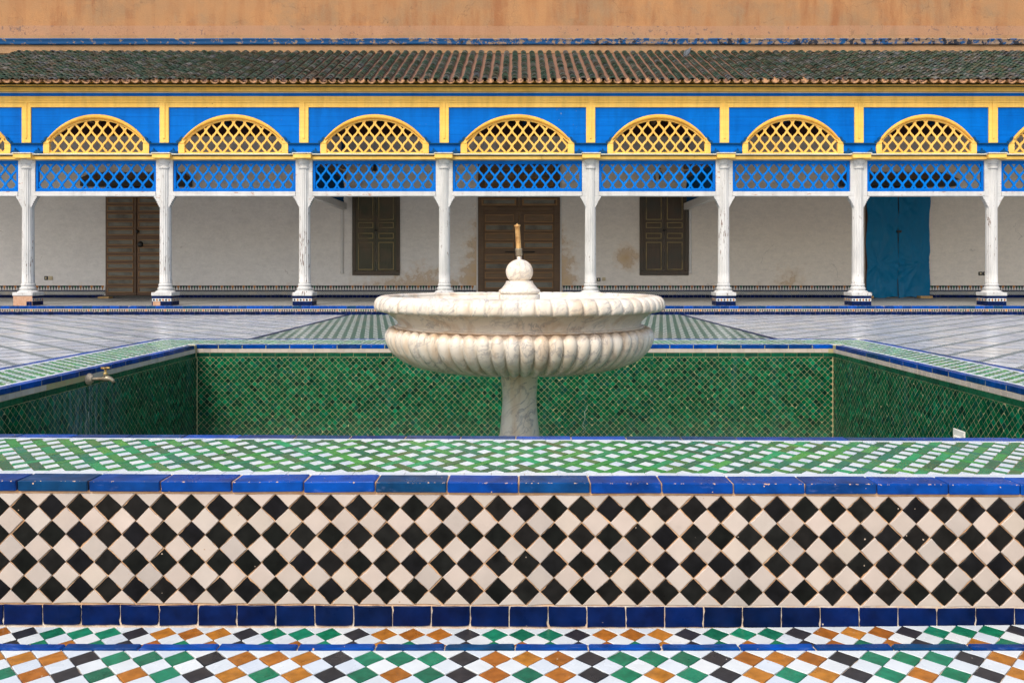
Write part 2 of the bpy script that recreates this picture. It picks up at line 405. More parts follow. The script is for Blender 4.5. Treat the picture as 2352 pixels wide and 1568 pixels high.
gt = MB()
def gz(x): return .0035*max(0, -x)+.0085*max(0, x-.2)**1.3
gx = [-3.2+i*.1 for i in range(65)]
gt.add([(x, y, gz(x)-.0035) for y in (2.0, 2.345) for x in gx], [(i, i+1, 66+i-1+1, 65+i) for i in range(64)])
gutter = gt.build('gutter', M_['wgrout'], None, kind='structure')
groups = {}; whites = []
gA = [K, G, G, G, K, O_, O_, O_]; gB = [K, G, O_, G, K, O_, G, O_]
for i in range(-39, 41):
    for k in range(3):
        mat = (gA, gB, gA)[k][i % 8]; x = -.141+i*DX; y = 2.283-k*.079
        if abs(x) > 3.0: continue
        groups.setdefault(NAME[mat.name], []).append((rnd.choice(rt), mat, tilt(frame((x, y, gz(x)-.003), *TOP), .006, .012)))
        whites.append((rnd.choice(rt), M_['white'], tilt(frame((x+DX/2, y-.0395, gz(x)-.003), *TOP), .006, .012)))
    x = -.141+(i+.5)*DX
    if abs(x) < 3.0: whites.append((rnd.choice(up), M_['white'], frame((x, 2.283+.0395, gz(x)-.003), *TOP)))
for k, v in groups.items(): lay(gutter, k, v)
lay(gutter, 'white_tile', whites)

# ------------------------------------------------------------------ the raised fountain pool
pool = thing('fountain_pool', 'raised empty pool clad in checkered, blue and green glazed tiles around the marble fountain', 'pool', (0, PY0, 0))
def rz(x): return -.0038*x                                # the near wall hangs slightly to the right
PF = -.45
sh = MB()
wf = 2.331
def slantbox(mb, x0, x1, y0, y1, z0, z1):
    vs = [(x0,y0,z0),(x1,y0,z0),(x1,y1,z0),(x0,y1,z0),(x0,y0,z1+rz(x0)),(x1,y0,z1+rz(x1)),(x1,y1,z1+rz(x1)),(x0,y1,z1+rz(x0))]
    mb.add(vs, [(3,2,1,0),(4,5,6,7),(0,1,5,4),(1,2,6,5),(2,3,7,6),(3,0,4,7)])
slantbox(sh, PX0, PX1, wf, IY0, PF-.1, ZT-.0035)
sh.build('near_wall', M_['grout'], pool)
sh = MB(); sh.box(PX0, PX1, IY1, PY1-.01, PF-.1, ZT-.004); sh.box(PX0, IX0, IY0, IY1, PF-.1, ZT-.0045); sh.box(IX1, PX1, IY0, IY1, PF-.1, ZT-.0045)
sh.build('basin_wall', M_['pgrout'], pool)
def basinfloor():
    t = NT('basin_floor_tiles'); o = t.xyz(); u = t.m('ADD', o[0], o[1]); v = t.m('SUBTRACT', o[0], o[1]); P = .0485*1.0
    fu = t.m('FRACT', t.m('ADD', t.m('DIVIDE', u, P), 200.0)); fv = t.m('FRACT', t.m('ADD', t.m('DIVIDE', v, P), 200.0))
    g = t.m('MAXIMUM', t.m('LESS_THAN', fu, .045), t.m('LESS_THAN', fv, .045))
    wn_ = t.n('TexWhiteNoise', 'Value', {'noise_dimensions': '2D'}, Vector=t.n('CombineXYZ', 0, i0=t.m('FLOOR', t.m('DIVIDE', u, P)), i1=t.m('FLOOR', t.m('DIVIDE', v, P)), i2=0.0))
    c = t.ramp(wn_, [(.0, (.0, .02, .012)), (.3, (.0, .05, .02)), (.7, (.0, .08, .028)), (1.0, (.0, .15, .06))]); c = t.mix(g, c, (.36, .34, .18))
    c = t.mix(t.ramp(t.noise(1.6, 6), [(.45, 0.0), (.7, .5)]), c, (.14, .17, .12))
    return t.out(c, .35, t.noise(18, 3), .2, .004, .15)
sh = MB(); sheet(sh, IX0, IX1, IY0, IY1, PF); sh.build('basin_floor', basinfloor(), pool)
sh = MB()
for x in (IX0+.003, IX1-.003):
    sh = MB(); sh.box(x-.004, x+.004, IY1-.006, IY1, PF, .31, .002); sh.build('corner_joint', M_['pgrout'], pool)

# front face: black and cream diamonds, blue foot row
PXD, PZD = .0785, .0777
A, B = PXD/2, PZD/2
dia = shrink(rhomb(A, B), .0011)
vb = variants(dia, 24, th=.0045, bev=.0013, seg=4, jit=.0006)
vt = variants(shrink(clip(rhomb(A, B), -9, 9, -9, 0), .0011), 12, th=.0045, bev=.0013, seg=3, jit=.0005)
vd = variants(shrink(clip(rhomb(A, B), -9, 9, 0, 9), .0011), 6, th=.0045, bev=.0013, seg=3, jit=.0005)
x0 = X(56.5, wf); blk = []; crm = []
i0 = int((PX0+.05-x0)/PXD); n = int((PX1-PX0)/PXD)
for i in range(i0, i0+n):
    x = x0+i*PXD
    def fm(xx, z): return tilt(frame((xx+rnd.gauss(0, .0008), wf+.001+rnd.uniform(-.0007, .0007), z+rz(xx)+.0016*mnoise.noise(Vector((xx*2.1, z*3, 1)))), *FRONT), .016, .022)
    for k in range(4):
        z = .3354-k*PZD; blk.append((rnd.choice(vb), M_['black'], fm(x, z)))
        if k < 3: crm.append((rnd.choice(vb), M_['cream'], fm(x+A, z-B)))
    crm.append((rnd.choice(vt), M_['cream'], fm(x+A, .3354+B-.0005))); crm.append((rnd.choice(vd), M_['cream'], fm(x+A, .3354-3.5*PZD+.0008)))
lay(pool, 'black_tile', blk); lay(pool, 'cream_tile', crm)
ft = variants(shrink(rect(.0547, .0295), .0014), 6, th=.005, bev=.0016, seg=5, jit=.0006)
its = []; x = X(10, wf)-1.75
while x < PX1-.06:
    if x > PX0+.05: its.append((rnd.choice(ft), M_['navy'], tilt(frame((x+.0545, wf-.001, .032+rz(x)), *FRONT), .008, .006)))
    x += .1094
lay(pool, 'foot_tile', its)
fb = MB(); fb.box(PX0+.02, PX1-.02, wf-.002, wf+.01, -.01, .062); fb.build('foot_bed', M_['wgrout'], pool)
# copings
def brick_tpl(L, w, h, g=.0022):
    mb = MB(); mb.box(-L/2+g, L/2-g, 0, w, 0, h, .0022)
    for k, p in enumerate(mb.v): mb.v[k] = (p[0]+rnd.uniform(-.0009, .0009), p[1]+rnd.uniform(-.0008, .0008), p[2]+rnd.uniform(-.0005, .0005))
    return mb.v, mb.f
bricks = []
def brick_row(a, b, o, u, v, w, h, L, zoff=0.0, roll=False):
    """bricks of length L along u from a to b; o is the outer corner line point, v points inwards"""
    x = a; tpls = [brick_tpl(L, w, h) for _ in range(3)]
    while x+L*.4 < b:
        l = min(L, b-x); tp = rnd.choice(tpls) if l > L*.99 else brick_tpl(l, w, h)
        p = Vector(o)+Vector(u)*(x+l/2)
        if roll: p.z += rz(p.x)
        bricks.append((tp, M_['cobalt'], tilt(frame(tuple(p), u, v, (0, 0, 1)), .004, .004))); x += L
LB = .2012
st = X(37.6, 2.32)-8*LB+.0
brick_row(st, PX1, (0, 2.32, .381), (1,0,0), (0,1,0), .085, .0295, LB, roll=True)
brick_row(PX0+.03, PX1, (0, IY0-.056, .381), (1,0,0), (0,1,0), .058, .0295, .197, roll=True)
brick_row(X(446.9, IY1), IX1, (0, IY1-.002, .379), (1,0,0), (0,1,0), .06, .0312, .193)
brick_row(PX0, PX1, (0, PY1-.06, .379), (1,0,0), (0,1,0), .06, .0312, .193)
brick_row(IY0, IY1-.002, (IX0-.058, 0, .379), (0,1,0), (1,0,0), .06, .0312, .194)
bricks = [(t, m, M) for (t, m, M) in bricks]
brick_row(IY0, IY1-.002, (IX1-.002, 0, .379), (0,1,0), (1,0,0), .06, .0312, .194)
brick_row(IY0, PY1-.06, (PX0, 0, .379), (0,1,0), (1,0,0), .06, .0312, .194)
brick_row(IY0, PY1-.06, (PX1-.06, 0, .379), (0,1,0), (1,0,0), .06, .0312, .194)
def fixhand(l):                                            # u=(0,1,0), v=(1,0,0) is left-handed: turn those bricks round
    out = []
    for t, m, M in l:
        if M.to_3x3().determinant() < 0:
            M = M @ Matrix.Diagonal((-1, 1, 1, 1))
        out.append((t, m, M))
    return out
lay(pool, 'coping_brick', fixhand(bricks))
# woven mosaic on the coping
weave = []; wsq = []; wedge = []
def weave_strip(o, u, v, L, Wd, px, py, seg, jit, roll=False, ph=0.0):
    e1 = (px/2, py/2); e2 = (px/2, -py/2); g = .56
    def pt(s, t): return (s*e1[0]+t*e2[0]+ph, s*e1[1]+t*e2[1])
    def put(poly, lst, mat):
        p = clip(poly, 0, L, 0, Wd)
        if len(p) < 3 or area(p) < 2e-5: return
        p = shrink(p, .0013); cx = sum(q[0] for q in p)/len(p); cy = sum(q[1] for q in p)/len(p)
        P = Vector(o)+Vector(u)*cx+Vector(v)*cy
        if roll: P.z += rz(P.x)
        lst.append((tile_tpl([(q[0]-cx, q[1]-cy) for q in p], .0035, .0007, seg, jit), mat, tilt(frame(tuple(P), u, v, (0, 0, 1)), .006)))
    ns = int(L/px*2)+12
    for a in range(-6, ns):
        for b in range(-6, ns):
            c = pt(a+.5, b+.5)
            if not (-px < c[0] < L+px and -py < c[1] < Wd+py): continue
            def quad(s0, s1, t0, t1):
                return [pt(s0, t1), pt(s1, t1), pt(s1, t0), pt(s0, t0)]
            put(quad(a, a+g, b, b+g), wsq, M_['white'])
            if (a+b) % 2 == 0: put(quad(a, a+1+g, b+g, b+1), weave, M_['green'])
            else: put(quad(a+g, a+1, b, b+1+g), weave, M_['green'])
def white_line(o, u, v, L, wd, roll=False):
    x = 0
    while x < L:
        l = min(.085+rnd.uniform(-.02, .02), L-x)
        if l > .01:
            P = Vector(o)+Vector(u)*(x+l/2)+Vector(v)*(wd/2)
            if roll: P.z += rz(P.x)
            wedge.append((tile_tpl(rect(l/2-.0006, wd/2-.0006), .0034, .0007), M_['white'], frame(tuple(P), u, v, (0, 0, 1))))
        x += l
zb = ZT-.0036
weave_strip((PX0, 2.442, zb), (1,0,0), (0,1,0), PX1-PX0, .462, .0926, .113, 1, .0, roll=True, ph=X(1191, 2.59)-PX0-20*.0926)
white_line((PX0, 2.4065, zb), (1,0,0), (0,1,0), PX1-PX0, .034, True); white_line((PX0, 2.9055, zb), (1,0,0), (0,1,0), PX1-PX0, .0175, True)
zb = ZT-.0046
weave_strip((IX0-.485, IY1+.09, zb), (1,0,0), (0,1,0), IX1-IX0+.895, .425, .0926, .1, 1, 0)
white_line((IX0-.09, IY1+.059, zb), (1,0,0), (0,1,0), IX1-IX0+.18, .03); white_line((PX0+.06, PY1-.095, zb), (1,0,0), (0,1,0), PX1-PX0-.12, .034)
weave_strip((IX0-.09, IY0, zb), (0,1,0), (-1,0,0), IY1-IY0+.09, .395, .0926, .098, 1, 0)
white_line((IX0-.059, IY0, zb), (0,1,0), (-1,0,0), IY1-IY0, .03); white_line((IX0-.486, IY0, zb), (0,1,0), (-1,0,0), PY1-IY0-.1, .034)
weave_strip((IX1+.09+.31, IY0, zb), (0,1,0), (-1,0,0), IY1-IY0+.09, .31, .0926, .098, 1, 0)
white_line((IX1+.09, IY0, zb), (0,1,0), (-1,0,0), IY1-IY0, .03); white_line((IX1+.43, IY0, zb), (0,1,0), (-1,0,0), PY1-IY0-.1, .029)
lay(pool, 'green_strip_tile', weave); lay(pool, 'white_square_tile', wsq); lay(pool, 'white_border_tile', wedge)
# inner walls: white row, green row, emerald diamonds
wr = []; gr = []; dm = []
PD = .0485
td = variants(shrink(rhomb(PD/2, PD/2), .0007), 6, th=.0014, bev=.0005, seg=1, jit=.0007)
tw = variants(shrink(rect(.0285, .015), .0007), 4, th=.003, bev=.0008, jit=.0004)
tg = variants(shrink(rect(.053, .017), .0009), 4, th=.003, bev=.0008, jit=.0005)
def inner_wall(length, fr, at, hole=None):
    s = 0
    while s+.057 < length:
        c = s+.0285; s += .057
        if hole and hole[0] < c < hole[1]: continue
        wr.append((rnd.choice(tw), M_['cream'], tilt(frame(at(c, .3625), *fr), .012, .008)))
    s = 0
    while s+.106 < length+.05:
        L = min(.106, length-s)
        if L > .03: gr.append((rnd.choice(tg) if L > .105 else tile_tpl(rect(L/2-.001, .016)), M_['ggreen2'], tilt(frame(at(s+L/2, .3295), *fr), .012, .006)))
        s += .106
    n = int(length/PD)+1; z0 = .3115
    for j in range(0, 32):
        for i in range(-1, n+1):
            c = (i+(.5 if j % 2 else 0))*PD+.01; z = z0-j*PD/2
            if c < PD*.5 or c > length-PD*.5: 
                if c < 0 or c > length: continue
                p = clip([(c+q[0], q[1]) for q in rhomb(PD/2, PD/2)], 0.002, length-.002, -9, 9 if j else 0)
                if area(p) < 1e-4: continue
                p = shrink(p, .0012)
                dm.append((tile_tpl([(q[0]-c, q[1]) for q in p], .003, .0008), M_['emerald'], frame(at(c, z), *fr))); continue
            if j == 0:
                dm.append((top_half, M_['emerald'], tilt(frame(at(c, z), *fr), .014))); continue
            dm.append((rnd.choice(td), M_['emerald'], tilt(frame(at(c, z), *fr), .010, .02)))
top_half = tile_tpl(shrink(clip(rhomb(PD/2, PD/2), -9, 9, -9, 0), .0012), .0014, .0005)
M_['ggreen2'] = glaze('bottle_glaze', [(.006, .075, .035), (.008, .095, .045), (.005, .055, .03)], .22, (.4, .4, .3), .08, 30, .4)
inner_wall(IX1-IX0, FRONT, lambda c, z: (IX0+c, IY1+.001, z))
inner_wall(IY1-IY0, LEFTW, lambda c, z: (IX0-.001, IY0+c, z), hole=(1.62, 2.07))
inner_wall(IY1-IY0, RIGHTW, lambda c, z: (IX1+.001, IY1-c, z))
lay(pool, 'white_row_tile', wr); lay(pool, 'green_row_tile', gr); lay(pool, 'emerald_tile', dm)

# ------------------------------------------------------------------ marble fountain
def marble(name, warm=.5, vein=1.0):
    t = NT(name); p = t.pos()
    d = t.n('VectorMath', 0, {'operation': 'ADD'}, i0=p, i1=t.n('VectorMath', 0, {'operation': 'SCALE'}, i0=t.n('TexNoise', 'Color', Vector=p, Scale=2.6, Detail=5.0), Scale=.55))
    rot = t.n('VectorRotate', 0, {'rotation_type': 'EULER_XYZ'}, Vector=d, Rotation=(.5, .75, .3))
    v1 = t.noise(5.0, 7, t.n('VectorMath', 0, {'operation': 'MULTIPLY'}, i0=rot, i1=(.7, 1.6, 2.6)), .6)
    r1 = t.m('ABSOLUTE', t.m('SUBTRACT', v1, .5))
    ve = t.ramp(r1, [(.0, 1.0), (.014, .45), (.045, 0.0)])
    cl = t.noise(4, 5, rot)
    base = t.mix(t.ramp(cl, [(.35, 0.0), (.7, 1.0)]), (.78, .715, .625), (.73, .645, .53))
    st = t.noise(3.2, 5); base = t.mix(t.m('MULTIPLY', t.ramp(st, [(.48, 0.0), (.75, 1.0)]), warm), base, (.62, .44, .27))
    gate = t.ramp(t.noise(3, 3), [(.36, .3), (.58, 1.0)])
    c = t.mix(t.m('MULTIPLY', t.m('MULTIPLY', ve, gate), .75*vein), base, (.27, .26, .27))
    o = t.xyz(); ring = t.m('SUBTRACT', 1.0, t.m('ABSOLUTE', t.m('MULTIPLY', t.m('SUBTRACT', o[2], .683), 34.0)), clamp=True)
    c = t.mix(t.m('MULTIPLY', ring, t.ramp(t.noise(7, 4), [(.3, .25), (.7, .8)])), c, (.52, .30, .14))
    dr = t.ramp(t.noise(1.0, 5, t.pos((11, 11, 1.6))), [(.5, 0.0), (.66, .9)]); c = t.mix(t.m('MULTIPLY', dr, warm), c, (.50, .31, .15)); sm = t.ramp(t.noise(3.5, 5, rough=.6), [(.56, 0.0), (.75, .28)]); c = t.mix(t.m('MULTIPLY', sm, warm), c, (.34, .32, .30))
    return t.out(c, .30, t.noise(60, 4), .04, .002, .4)
M_['marble'] = marble('veined_marble', .5); M_['marble2'] = marble('grey_stained_marble', .6, 1.5)
FX, FY = .008, 4.85
fo = thing('marble_fountain', 'white veined marble fountain with a lobed bowl on one stem and a ball with nozzle', 'fountain', (FX, FY, PF))
RS = .984                                                # rim and bowl radii, corrected for the outline's tangent points
def spl(pts, k):                                          # Catmull-Rom through profile points
    out = []
    P = [pts[0]]+list(pts)+[pts[-1]]
    for i in range(1, len(P)-2):
        for j in range(k):
            t = j/k; a, b, c, d = P[i-1], P[i], P[i+1], P[i+2]
            out.append(tuple(.5*((2*b[q])+(-a[q]+c[q])*t+(2*a[q]-5*b[q]+4*c[q]-d[q])*t*t+(-a[q]+3*b[q]-3*c[q]+d[q])*t**3) for q in (0, 1)))
    return out+[pts[-1]]
st = MB(); st.lathe(spl([(.20, PF), (.20, PF+.10), (.15, PF+.14), (.130, -.10), (.118, .035), (.105, .16), (.0985, .26), (.103, .34), (.110, .40), (.118, .46)], 5), 48, (FX, FY))
st.build('stem', M_['marble2'], fo)
NL = 64; NS = NL*10
gd = [(.728, .676), (.750, .660), (.760, .634), (.752, .600), (.724, .560), (.660, .516), (.555, .483), (.400, .462), (.235, .450), (.115, .446)]
gp = spl(gd, 7); cum = [0]
for a, b in zip(gp, gp[1:]): cum.append(cum[-1]+math.hypot(b[0]-a[0], b[1]-a[1]))
def gfn(j, r, z, a):
    u = ((a*NL/(2*PI)) % 1)*2-1; hw = PI*max(r, .2)/NL; s = (cum[j]-.004)/(hw*1.15)
    if s < 0: h = 0
    elif s < 1: h = math.sqrt(max(0, 1-u*u-(1-s)**2))
    else: h = math.sqrt(max(0, 1-u*u))
    amp = .036*min(1, r/.6)
    a0, b0 = gp[max(0, j-1)], gp[min(len(gp)-1, j+1)]; tx, tz = b0[0]-a0[0], b0[1]-a0[1]; L = math.hypot(tx, tz) or 1
    nx, nz = -tz/L, tx/L
    return (r+nx*amp*h*.9)*RS, z+nz*amp*h*.9
bw = MB(); bw.lathe(gp, NS, (FX, FY), fn=gfn)
neck = spl([(.800, .779), (.785, .769), (.758, .752), (.732, .730), (.716, .712), (.711, .702)], 4)+[(.712, .699), (.728, .698), (.738, .693), (.739, .688), (.733, .684), (.722, .682), (.720, .678), (.728, .676)]
bw.lathe([(r*RS, z) for r, z in neck], 192, (FX, FY))
bw.build('bowl', M_['marble'], fo)
rp = spl([(.772, .8625), (.790, .8665), (.815, .864), (.838, .853), (.851, .834), (.855, .812), (.852, .794), (.842, .783), (.825, .780), (.800, .779)], 5)
def rfn(j, r, z, a):
    u = ((a*NL/(2*PI)) % 1)*2-1; k = j/(len(rp)-1); env = min(1, max(0, (k-.05)/.12))*min(1, max(0, (.98-k)/.1))
    d = .024*(1-math.sqrt(max(0, 1-abs(u)**4.2)))*env
    return (r-d)*RS, z-d*.25
rm = MB(); rm.lathe(rp, NS, (FX, FY), fn=rfn)
rm.lathe([(.15, .80), (.45, .803), (.68, .815), (.745, .835), (.757, .850), (.753, .8575), (.7597, .8625)], 160, (FX, FY))
rm.build('rim', M_['marble'], fo)
pd = MB(); pd.lathe([(.0, .80), (.121, .80), (.121, .8665), (.119, .869), (.106, .870)]+spl([(.108, .872), (.118, .878), (.1215, .887), (.118, .897), (.108, .902)], 4)+[(.106, .905)]+spl([(.104, .906), (.098, .914), (.088, .926), (.081, .938), (.079, .944)], 4)+[(.080, .948), (.071, .949), (.05, .95)], 64, (FX, FY))
pd.build('pedestal', M_['marble'], fo)
bl = MB(); bl.lathe([(.0802*math.sin(t), 1.0025-.0735*math.cos(t)) for t in [.62+i*(PI-.62)/28 for i in range(29)]], 64, (FX, FY))
bl.build('ball', M_['marble'], fo)
def metal(name, c1, c2, rust, rough=.4):
    t = NT(name); n = t.noise(40, 6); r = t.noise(18, 5)
    c = t.mix(t.ramp(n, [(.3, 0.0), (.7, 1.0)]), c1, c2); c = t.mix(t.ramp(r, [(.5, 0.0), (.66, .85)]), c, rust)
    return t.out(c, t.ramp(r, [(.4, rough), (.7, .8)]), n, .2, .002, metal=.55)
M_['copper'] = metal('tarnished_copper', (.62, .36, .13), (.72, .46, .2), (.35, .16, .05)); M_['brass'] = metal('old_brass', (.24, .20, .14), (.33, .28, .20), (.16, .11, .07))
M_['rust'] = metal('rusty_pipe', (.6, .5, .4), (.7, .6, .5), (.42, .15, .04))
lean = lambda z: FX-(z-1.074)*.06-.001
nz = MB()
nz.tube([(lean(z), FY, z) for z in (1.135, 1.14, 1.266, 1.268, 1.276, 1.277)], [.0158, .0156, .0146, .0185, .0185, .013], 20)
nz.tube([(lean(1.277), FY, 1.277), (lean(1.284), FY, 1.284)], [.005, .004], 10)
noz = nz.build('nozzle', M_['copper'], fo)
cp = MB(); cp.tube([(lean(z), FY, z) for z in (1.096, 1.099, 1.128, 1.130, 1.137, 1.139)], [.0185, .0198, .0198, .021, .021, .017], 20); cp.build('coupling', M_['brass'], fo)
cp = MB(); cp.tube([(lean(z), FY, z) for z in (1.066, 1.072, 1.10)], [.0165, .0145, .0138], 16); cp.build('pipe', M_['rust'], fo)

# ------------------------------------------------------------------ tap and outlet plate on the pool walls
M_['hole'] = grout('lime_crust', (.35, .25, .16), (.5, .42, .32))
tx, ty, tz = IX0, 5.018, .352
tap = thing('water_tap', 'old grey brass garden tap with cross handle on the pool wall', 'tap', (tx, ty, tz))
m = MB(); m.tube([(tx-.01, ty, tz), (tx+.016, ty, tz), (tx+.017, ty, tz), (tx+.028, ty, tz), (tx+.03, ty, tz)], [.036, .034, .025, .024, .012], 18); m.build('flange', M_['hole'], tap)
m = MB(); m.tube([(tx+.02, ty, tz), (tx+.028, ty, tz), (tx+.03, ty, tz), (tx+.085, ty, tz+.002), (tx+.10, ty, tz+.004), (tx+.118, ty, tz+.004), (tx+.135, ty, tz+.001), (tx+.15, ty, tz-.008), (tx+.158, ty, tz-.022)], [.014, .014, .0105, .0105, .017, .019, .014, .011, .0115], 16)
m.tube([(tx+.108, ty, tz+.012), (tx+.108, ty, tz+.03), (tx+.108, ty, tz+.032)], [.016, .012, .012], 14); m.build('spout', M_['brass'], tap)
m = MB(); m.tube([(tx+.108, ty, tz+.03), (tx+.108, ty, tz+.037), (tx+.108, ty, tz+.038), (tx+.108, ty, tz+.066)], [.013, .013, .006, .006], 12)
m.tube([(tx+.082, ty, tz+.066), (tx+.092, ty, tz+.067), (tx+.108, ty, tz+.067), (tx+.124, ty, tz+.067), (tx+.134, ty, tz+.066)], [.007, .006, .0048, .006, .007], 10)
m.tube([(tx+.108, ty-.024, tz+.066), (tx+.108, ty, tz+.067), (tx+.108, ty+.024, tz+.066)], [.007, .0048, .007], 10)
m.build('handle', metal('bright_brass', (.55, .36, .10), (.62, .44, .16), (.3, .18, .06), .3), tap)
def plain(name, c, rough=.5, n=.1):
    t = NT(name); k = t.noise(12, 4); return t.out(t.mix(1.0, c, t.ramp(k, [(.3, 1-n), (.7, 1+n)]), 'MULTIPLY'), rough)
M_['plastic'] = plain('aged_white_plastic', (.78, .75, .68)); M_['beige'] = plain('beige_plastic', (.55, .45, .28)); M_['dark'] = plain('dark_plastic', (.015, .015, .016), .4)
pl = thing('outlet_plate', 'small white plastic outlet plate low on the green pool wall', 'outlet', (IX1, 4.79, .03))
m = MB(); m.box(IX1-.012, IX1-.002, 4.728, 4.848, -.03, .088, .002); m.build('plate', M_['plastic'], pl)
m = MB(); m.box(IX1-.020, IX1-.0118, 4.75, 4.83, -.015, .05, .003); m.build('flap', M_['plastic'], pl)
m = MB(); m.box(IX1-.0235, IX1-.0198, 4.765, 4.815, .0, .03, .003); m.build('catch', M_['plastic'], pl)

# chalky drips: below the tap and on the far wall
def drip(fr, pts, r):
    m = MB(); m.tube(pts, [r*(.6+.8*rnd.random()) for _ in pts], 4); m.build('lime_drip', M_['lime'], pool)
M_['lime'] = grout('lime_scale', (.36, .40, .34), (.16, .24, .2))
for y0, zt, zb_, r in ((5.03, .30, -.02, .0026), (5.06, .29, .12, .002), (4.99, .28, -.12, .0022), (4.86, .22, -.08, .0018), (4.88, .10, -.16, .002), (5.10, .2, -.1, .0015), (4.93, .26, .05, .0015)):
    drip(None, [(IX0+.002, y0+.034*mnoise.noise(Vector((y0*9, k*.55, 2))), zt+(zb_-zt)*k/12) for k in range(13)], r)
drip(None, [(.525+.03*k/8+.03*mnoise.noise(Vector((k*.6, 1, 4))), IY1-.002, -.30+.22*k/8) for k in range(9)], .002)

# ------------------------------------------------------------------ gallery platform
DW = 24.3; ZP = Z(702, EDGE); ZB = .245
M_['riserbed'] = grout('grey_grout', (.25, .22, .2), (.3, .26, .24))
pb = MB(); pb.add([(-22, EDGE+.02, ZP), (22, EDGE+.02, ZP), (22, DW, ZB), (-22, DW, ZB), (-22, EDGE+.02, -.05), (22, EDGE+.02, -.05)], [(0, 1, 2, 3), (4, 5, 1, 0)])
plat = pb.build('gallery_platform', M_['greyweave'], None, kind='structure')
wb = MB(); wb.box(-16, 16, EDGE+.002, EDGE+.03, -.04, ZP-.003); wb.build('riser', M_['riserbed'], plat)
its = []; v1 = variants(rect(.1045, .034), 4, th=.006, bev=.002, seg=2, jit=.0008)
x = X(142, EDGE)*1.0-12
while x < 13.2:
    M = frame((x, EDGE+.001, ZP-.036), (1,0,0), (0, .12, .9928), (0, -.9928, .12)); its.append((rnd.choice(v1), M_['cobalt'], tilt(M, .02, .005))); x += .2135
lay(plat, 'edge_tile', its)
its = []; v1 = variants(rect(.0575, .0395), 4, th=.006, bev=.002, seg=2, jit=.0008); x = -13.2
while x < 13.2: its.append((rnd.choice(v1), M_['navy'], tilt(frame((x, EDGE+.002, .0405), *FRONT), .015, .005))); x += .1183
lay(plat, 'riser_tile', its)
bd = MB(); bd.box(-13.3, 13.3, EDGE-.003, EDGE+.003, Z(716, EDGE), Z(709.3, EDGE)); bd.build('white_band', M_['cream'], plat)
db = MB(); x = -13.2; zc = Z(712.6, EDGE); dmats = [M_['coal'], M_['ggreen2'], M_['ochre']]
k = 0
while x < 13.2:
    r = .0265; db.prism([(x-r, zc), (x, zc-r), (x+r, zc), (x, zc+r)], EDGE-.0075, EDGE-.002, 2 if k % 8 == 0 else (1 if rnd.random() < .35 else 0)); x += .056; k += 1
db.build('mosaic_diamond', dmats, plat, kind='stuff')
ob = MB()
for s in range(-2, 3): pass

# ------------------------------------------------------------------ gallery back wall with doors, windows, dado
def wallplaster():
    t = NT('stained_white_plaster'); o = t.xyz(); n = t.noise(1.3, 7, rough=.62); n2 = t.noise(3.5, 7, rough=.65); fine = t.noise(18, 5)
    c = t.mix(t.ramp(n, [(.3, 0.0), (.7, 1.0)]), (.76, .71, .67), (.82, .77, .72))
    warm = t.m('MULTIPLY', t.m('ADD', o[0], 3.0), .09, clamp=True); c = t.mix(t.m('MULTIPLY', warm, .8), c, (.82, .71, .585))
    c = t.mix(1.0, c, t.ramp(fine, [(.3, .95), (.7, 1.03)]), 'MULTIPLY')
    def nn(a): return t.m('MULTIPLY', t.m('SUBTRACT', n2, .5), a)
    d = t.m('SUBTRACT', t.m('ABSOLUTE', o[0]), 1.2)
    f1 = t.m('ADD', t.m('SUBTRACT', t.m('SUBTRACT', 1.35, t.m('MULTIPLY', d, 1.25)), t.m('MULTIPLY', o[2], .40)), nn(2.2))
    f2 = t.m('ADD', t.m('SUBTRACT', t.m('SUBTRACT', 1.25, t.m('MULTIPLY', o[2], .85)), t.m('MULTIPLY', t.m('ABSOLUTE', t.m('ADD', o[0], 2.8)), .22)), nn(1.9))
    def blob(x, z, r): 
        dx = t.m('SUBTRACT', o[0], x); dz = t.m('SUBTRACT', o[2], z)
        return t.m('ADD', t.m('SUBTRACT', 1.0, t.m('DIVIDE', t.m('SQRT', t.m('ADD', t.m('MULTIPLY', dx, dx), t.m('MULTIPLY', dz, dz))), r)), nn(1.8))
    f = t.m('MAXIMUM', t.m('MAXIMUM', f1, f2), blob(3.18, 1.42, .5))
    f = t.m('MAXIMUM', f, t.m('SUBTRACT', blob(8.0, .62, 1.3), .42))
    damp = t.m('ADD', t.m('SUBTRACT', .95, t.m('MULTIPLY', o[2], 1.05)), nn(1.6)); c = t.mix(t.ramp(damp, [(.3, 0.0), (.6, .4)]), c, (.60, .47, .33))
    tro = t.noise(5, 5, t.pos((1, 1, 2.2)), .7); c = t.mix(1.0, c, t.ramp(tro, [(.3, .90), (.55, 1.0), (.75, 1.05)]), 'MULTIPLY')
    m1 = t.ramp(f, [(.1, 0.0), (.46, .35), (.52, .6), (1.0, .95)]); edge = t.ramp(t.m('ABSOLUTE', t.m('SUBTRACT', f, .5)), [(.0, .35), (.09, 0.0)])
    sc = t.mix(t.ramp(n2, [(.35, 0.0), (.65, 1.0)]), (.50, .30, .13), (.62, .44, .26))
    c = t.mix(m1, c, sc); c = t.mix(edge, c, (.42, .26, .13))
    vo = t.n('TexVoronoi', 'Distance', {'feature': 'DISTANCE_TO_EDGE'}, Vector=t.n('VectorMath', 0, {'operation': 'ADD'}, i0=t.pos(), i1=t.n('VectorMath', 0, {'operation': 'SCALE'}, i0=t.n('TexNoise', 'Color', Vector=t.pos(), Scale=2.0, Detail=5.0), Scale=.6)), Scale=.45)
    cr = t.m('MULTIPLY', t.m('LESS_THAN', vo, .004), t.m('GREATER_THAN', n, .58)); c = t.mix(t.m('MULTIPLY', cr, .3), c, (.3, .24, .2))
    return t.out(c, .85, fine, .25, .01)
M_['plaster'] = wallplaster()
